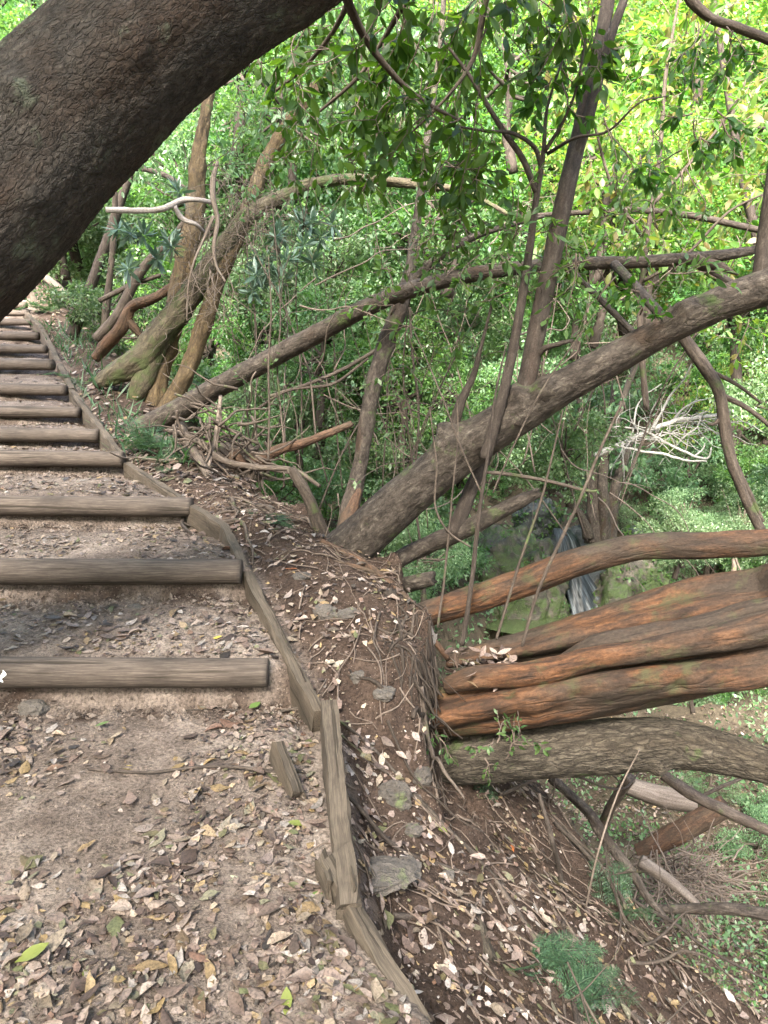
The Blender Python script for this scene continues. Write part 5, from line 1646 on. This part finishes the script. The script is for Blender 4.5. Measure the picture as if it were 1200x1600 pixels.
def sample(n, y0, y1, s0, s1, power=2.0, clear=True):
    u = R.uniform(0, 1, n)
    y = (y0 ** (1 - power) + u * (y1 ** (1 - power) - y0 ** (1 - power))) ** (1 / (1 - power)) if power != 1 else y0 * (y1 / y0) ** u
    s = R.uniform(s0, s1, n)
    x = kx(y) + s / .88
    if clear:
        p = np.stack([x * 1.7, y * 1.7, np.zeros(n)], -1)
        dens = .95 + 1.5 * fbm(p, 4) + .35 * np.exp(-((s + .12) / .18) ** 2) + .25 * (s < -1.2)
        # thin litter on the trodden middle of the near path and on the risers
        dens -= .55 * np.exp(-((s + .62) / .33) ** 2) * (y < 2.4)
        rise = np.min(np.abs((y[:, None] - (LOGY - .04)[None]) / .09), axis=1)
        dens = np.where(s < -.02, dens - .75 * np.exp(-rise ** 2), dens)
        k = R.uniform(0, 1, n) < dens
        onlog = (np.abs(y[:, None] - (LOGY + .055)[None]) < .062).any(1) & (s < 0)
        k &= ~onlog
        edg = np.interp(y, [2.3, 2.6, 2.9, 3.2, 3.7, 4.5], [.36, .44, .57, .68, .78, .80])
        k &= ~((y > 2.4) & (np.abs(s - edg - .07) < .12) & (R.uniform(0, 1, n) < .85))
        k &= np.abs(s - .0) > .035
        return x[k], y[k]
    return x, y

x, y = sample(8200, .85, 14, -2.0, 0, 1.7)
litter(x, y, .022 + .052 * R.uniform(0, 1, len(x)) ** 1.4, "leaf_litter", True, label="fallen dry leaves covering the path")
x, y = sample(26000, .85, 14, -2.0, 0, 1.8)
litter(x, y, R.uniform(.008, .035, len(x)), "leaf_fragments", False, .004, label="broken leaf fragments on the path")
x, y = sample(7000, 1.2, 6.0, 0.04, 3.4, 1.2)
litter(x, y, R.uniform(.016, .062, len(x)), "leaf_litter", True, .012, label="fallen leaves covering the bank and slope")
x, y = sample(17000, 1.2, 6.5, 0.04, 3.6, 1.2)
litter(x, y, R.uniform(.008, .035, len(x)), "leaf_fragments", False, .006, label="broken leaf fragments on the bank")
x, y = sample(2600, 4.5, 14, 0.04, 1.2, 1.2)
litter(x, y, R.uniform(.04, .09, len(x)), "leaf_litter", False, .02, label="fallen leaves beside the upper steps")
# leaves caught on the orange trunk
# fresh green and yellow leaves that stand out on the path
def single(label, px, py, L, col, rot):
    p, h = cast(np.array([px]), np.array([py]))
    p = p[0] + [0, 0, .016]
    d = np.array([[math.cos(rot), math.sin(rot), .04]])
    global R
    b = Bag().add(*leaves(p[None] - d * L * .5, d, np.array([L]), .48, .12, .12, True))
    if col not in M:
        M[col] = leafmat(col, [{'yellow_leaf': (.24, .19, .03), 'green_leaf': (.07, .11, .03), 'lime_leaf': (.14, .16, .035), 'orange_leaf': (.30, .10, .035), 'pale_leaf': (.26, .27, .18)}[col]] * 2, .1, (1.2, 1.2, .6), .5, 0)
    tag(b.build("fallen_leaf", M[col], origin=p), label, "leaf", "fresh fallen leaves")
for a in (("large yellow green leaf beside the split edge board", 462, 1297, .075, 'lime_leaf', 0),
          ("yellow green leaf above the brown stick on the path", 203, 1207, .06, 'yellow_leaf', .1),
          ("round lime leaf near the bottom left of the path", 140, 1530, .06, 'lime_leaf', 2.0),
          ("bright lime leaf left of the round lime leaf", 52, 1502, .07, 'lime_leaf', .6),
          ("green leaf at the left edge near the bottom", 8, 1493, .05, 'green_leaf', 2.4),
          ("pale green leaf lying level in the middle of the path", 357, 1385, .05, 'pale_leaf', 0),
          ("small yellow leaf pair left of the pale level leaf", 216, 1348, .035, 'yellow_leaf', .2),
          ("lime leaf by the bottom of the path right of the short stick", 448, 1578, .055, 'lime_leaf', 1.6),
          ("greenish leaf standing near the lowest edge board", 495, 1410, .05, 'green_leaf', 1.2),
          ("orange leaf in the litter of the leafy slope", 797, 1330, .06, 'orange_leaf', 1.9),
          ("green leaf on the slope above the orange leaf", 690, 1305, .05, 'lime_leaf', 2.6),
          ("orange curled leaf on the crest of the bank", 455, 893, .06, 'orange_leaf', .2),
          ("green leaf under the lowest log step", 160, 1140, .05, 'green_leaf', .2),
          ("green leaf in the corner between lowest log step and edge board", 398, 1108, .06, 'green_leaf', 1.0),
          ("yellow leaf on the tread of the second log step", 340, 1003, .04, 'yellow_leaf', .3)):
    single(*a)
print("trees", cnt)
# crumbs of earth on the treads, risers and bank
def crumbs(n, yr, sr, power, lo, hi, name, label, rise=False):
    u = R.uniform(0, 1, n)
    y = yr[0] * (yr[1] / yr[0]) ** u
    if rise:
        y = LOGY[R.integers(0, 6, n)] + R.normal(-.02, .055, n)
    s = R.uniform(sr[0], sr[1], n)
    x = kx(y) + s / .88
    z = terr(x, y)
    L = lo * (hi / lo) ** (R.uniform(0, 1, n) ** 2.2)
    o6 = np.array([[1, 0, 0], [0, 1, 0], [-1, 0, 0], [0, -1, 0], [0, 0, 1], [0, 0, -1.0]])
    V = o6[None] * (L[:, None] * R.uniform(.5, 1.2, (n, 6)))[..., None] + R.normal(size=(n, 6, 3)) * (L * .22)[:, None, None]
    V += np.stack([x, y, z + L * .2], -1)[:, None]
    f = np.array([[0, 1, 4], [1, 2, 4], [2, 3, 4], [3, 0, 4], [1, 0, 5], [2, 1, 5], [3, 2, 5], [0, 3, 5]])
    F = (f[None] + np.arange(n)[:, None, None] * 6).reshape(-1, 3)
    c = np.zeros((n * 6, 3))
    c[:, 0] = np.repeat(sstep(0, .1, s) * 1.0 + (R.uniform(0, 1, n) < .3) * .6, 6)
    struct(mesh_obj(name, V.reshape(-1, 3), F, M['soil'], smooth=False, co=np.clip(c, 0, 1)), 'stuff', label)
crumbs(9000, (.9, 6), (-1.9, -.03), 1, .002, .009, "soil_crumbs", "crumbs of earth on the path")
crumbs(9000, (.9, 6), (-1.9, -.03), 1, .003, .016, "soil_crumbs", "clods of earth under the log steps", True)
crumbs(9000, (1.3, 4.5), (.03, 1.6), 1, .002, .013, "soil_crumbs", "crumbs of earth on the bank")
# leaves gathered where the two orange stems leave the bank
P0 = at(R.uniform(712, 800, 90), R.uniform(1024, 1056, 90), 2.88) + R.normal(size=(90, 3)) * [.01, .05, .008]
struct(Bag().add(*leaves(P0, rdir(90) * [1, 1, .3], R.uniform(.035, .07, 90), .45, .5, .3, True)).build("leaf_pile", M['litter']), 'stuff', "dry leaves caught where the orange stems leave the bank")
# a bright leaved young tree standing between the slanting tree and the far slope
yt = thing("young_tree", "young tree with large bright green leaves behind the upright shoots", "tree", at(1010, 640, 6.2))
b = Bag()
b.add(*pxtube([(1010, 640, 6.2, 5), (1000, 500, 6.1, 5), (1010, 380, 6, 4), (1030, 250, 6, 3.5), (1040, 120, 6, 3), (1060, 0, 6, 2), (1070, -80, 6, 1.5)], step=.05, seg=10, lump=.1))
b.add(*pxtube([(1010, 380, 6, 3), (960, 300, 5.8, 2.5), (930, 200, 5.7, 2), (900, 80, 5.6, 1.5)], step=.05, seg=8, lump=.1))
b.add(*pxtube([(1020, 320, 6, 3), (1090, 240, 6, 2.5), (1150, 160, 6, 2), (1190, 60, 6, 1.5)], step=.05, seg=8, lump=.1))
b.add(*pxtube([(1004, 440, 6, 3), (1070, 400, 5.8, 2.5), (1140, 330, 5.7, 2), (1200, 300, 5.6, 1.5)], step=.05, seg=8, lump=.1))
b.build("trunk", M['bark_dark'], yt)
sprays_px(yt, 'leaf_bright', [((840, 1240), (-60, 200), (5.2, 6.8), 60, .5, .10, (0, 0, -.2)), ((880, 1240), (180, 400), (5.2, 6.8), 50, .5, .10, (0, 0, -.2)), ((1050, 1240), (440, 560), (5.2, 6.4), 10, .4, .08, (0, 0, -.3))])
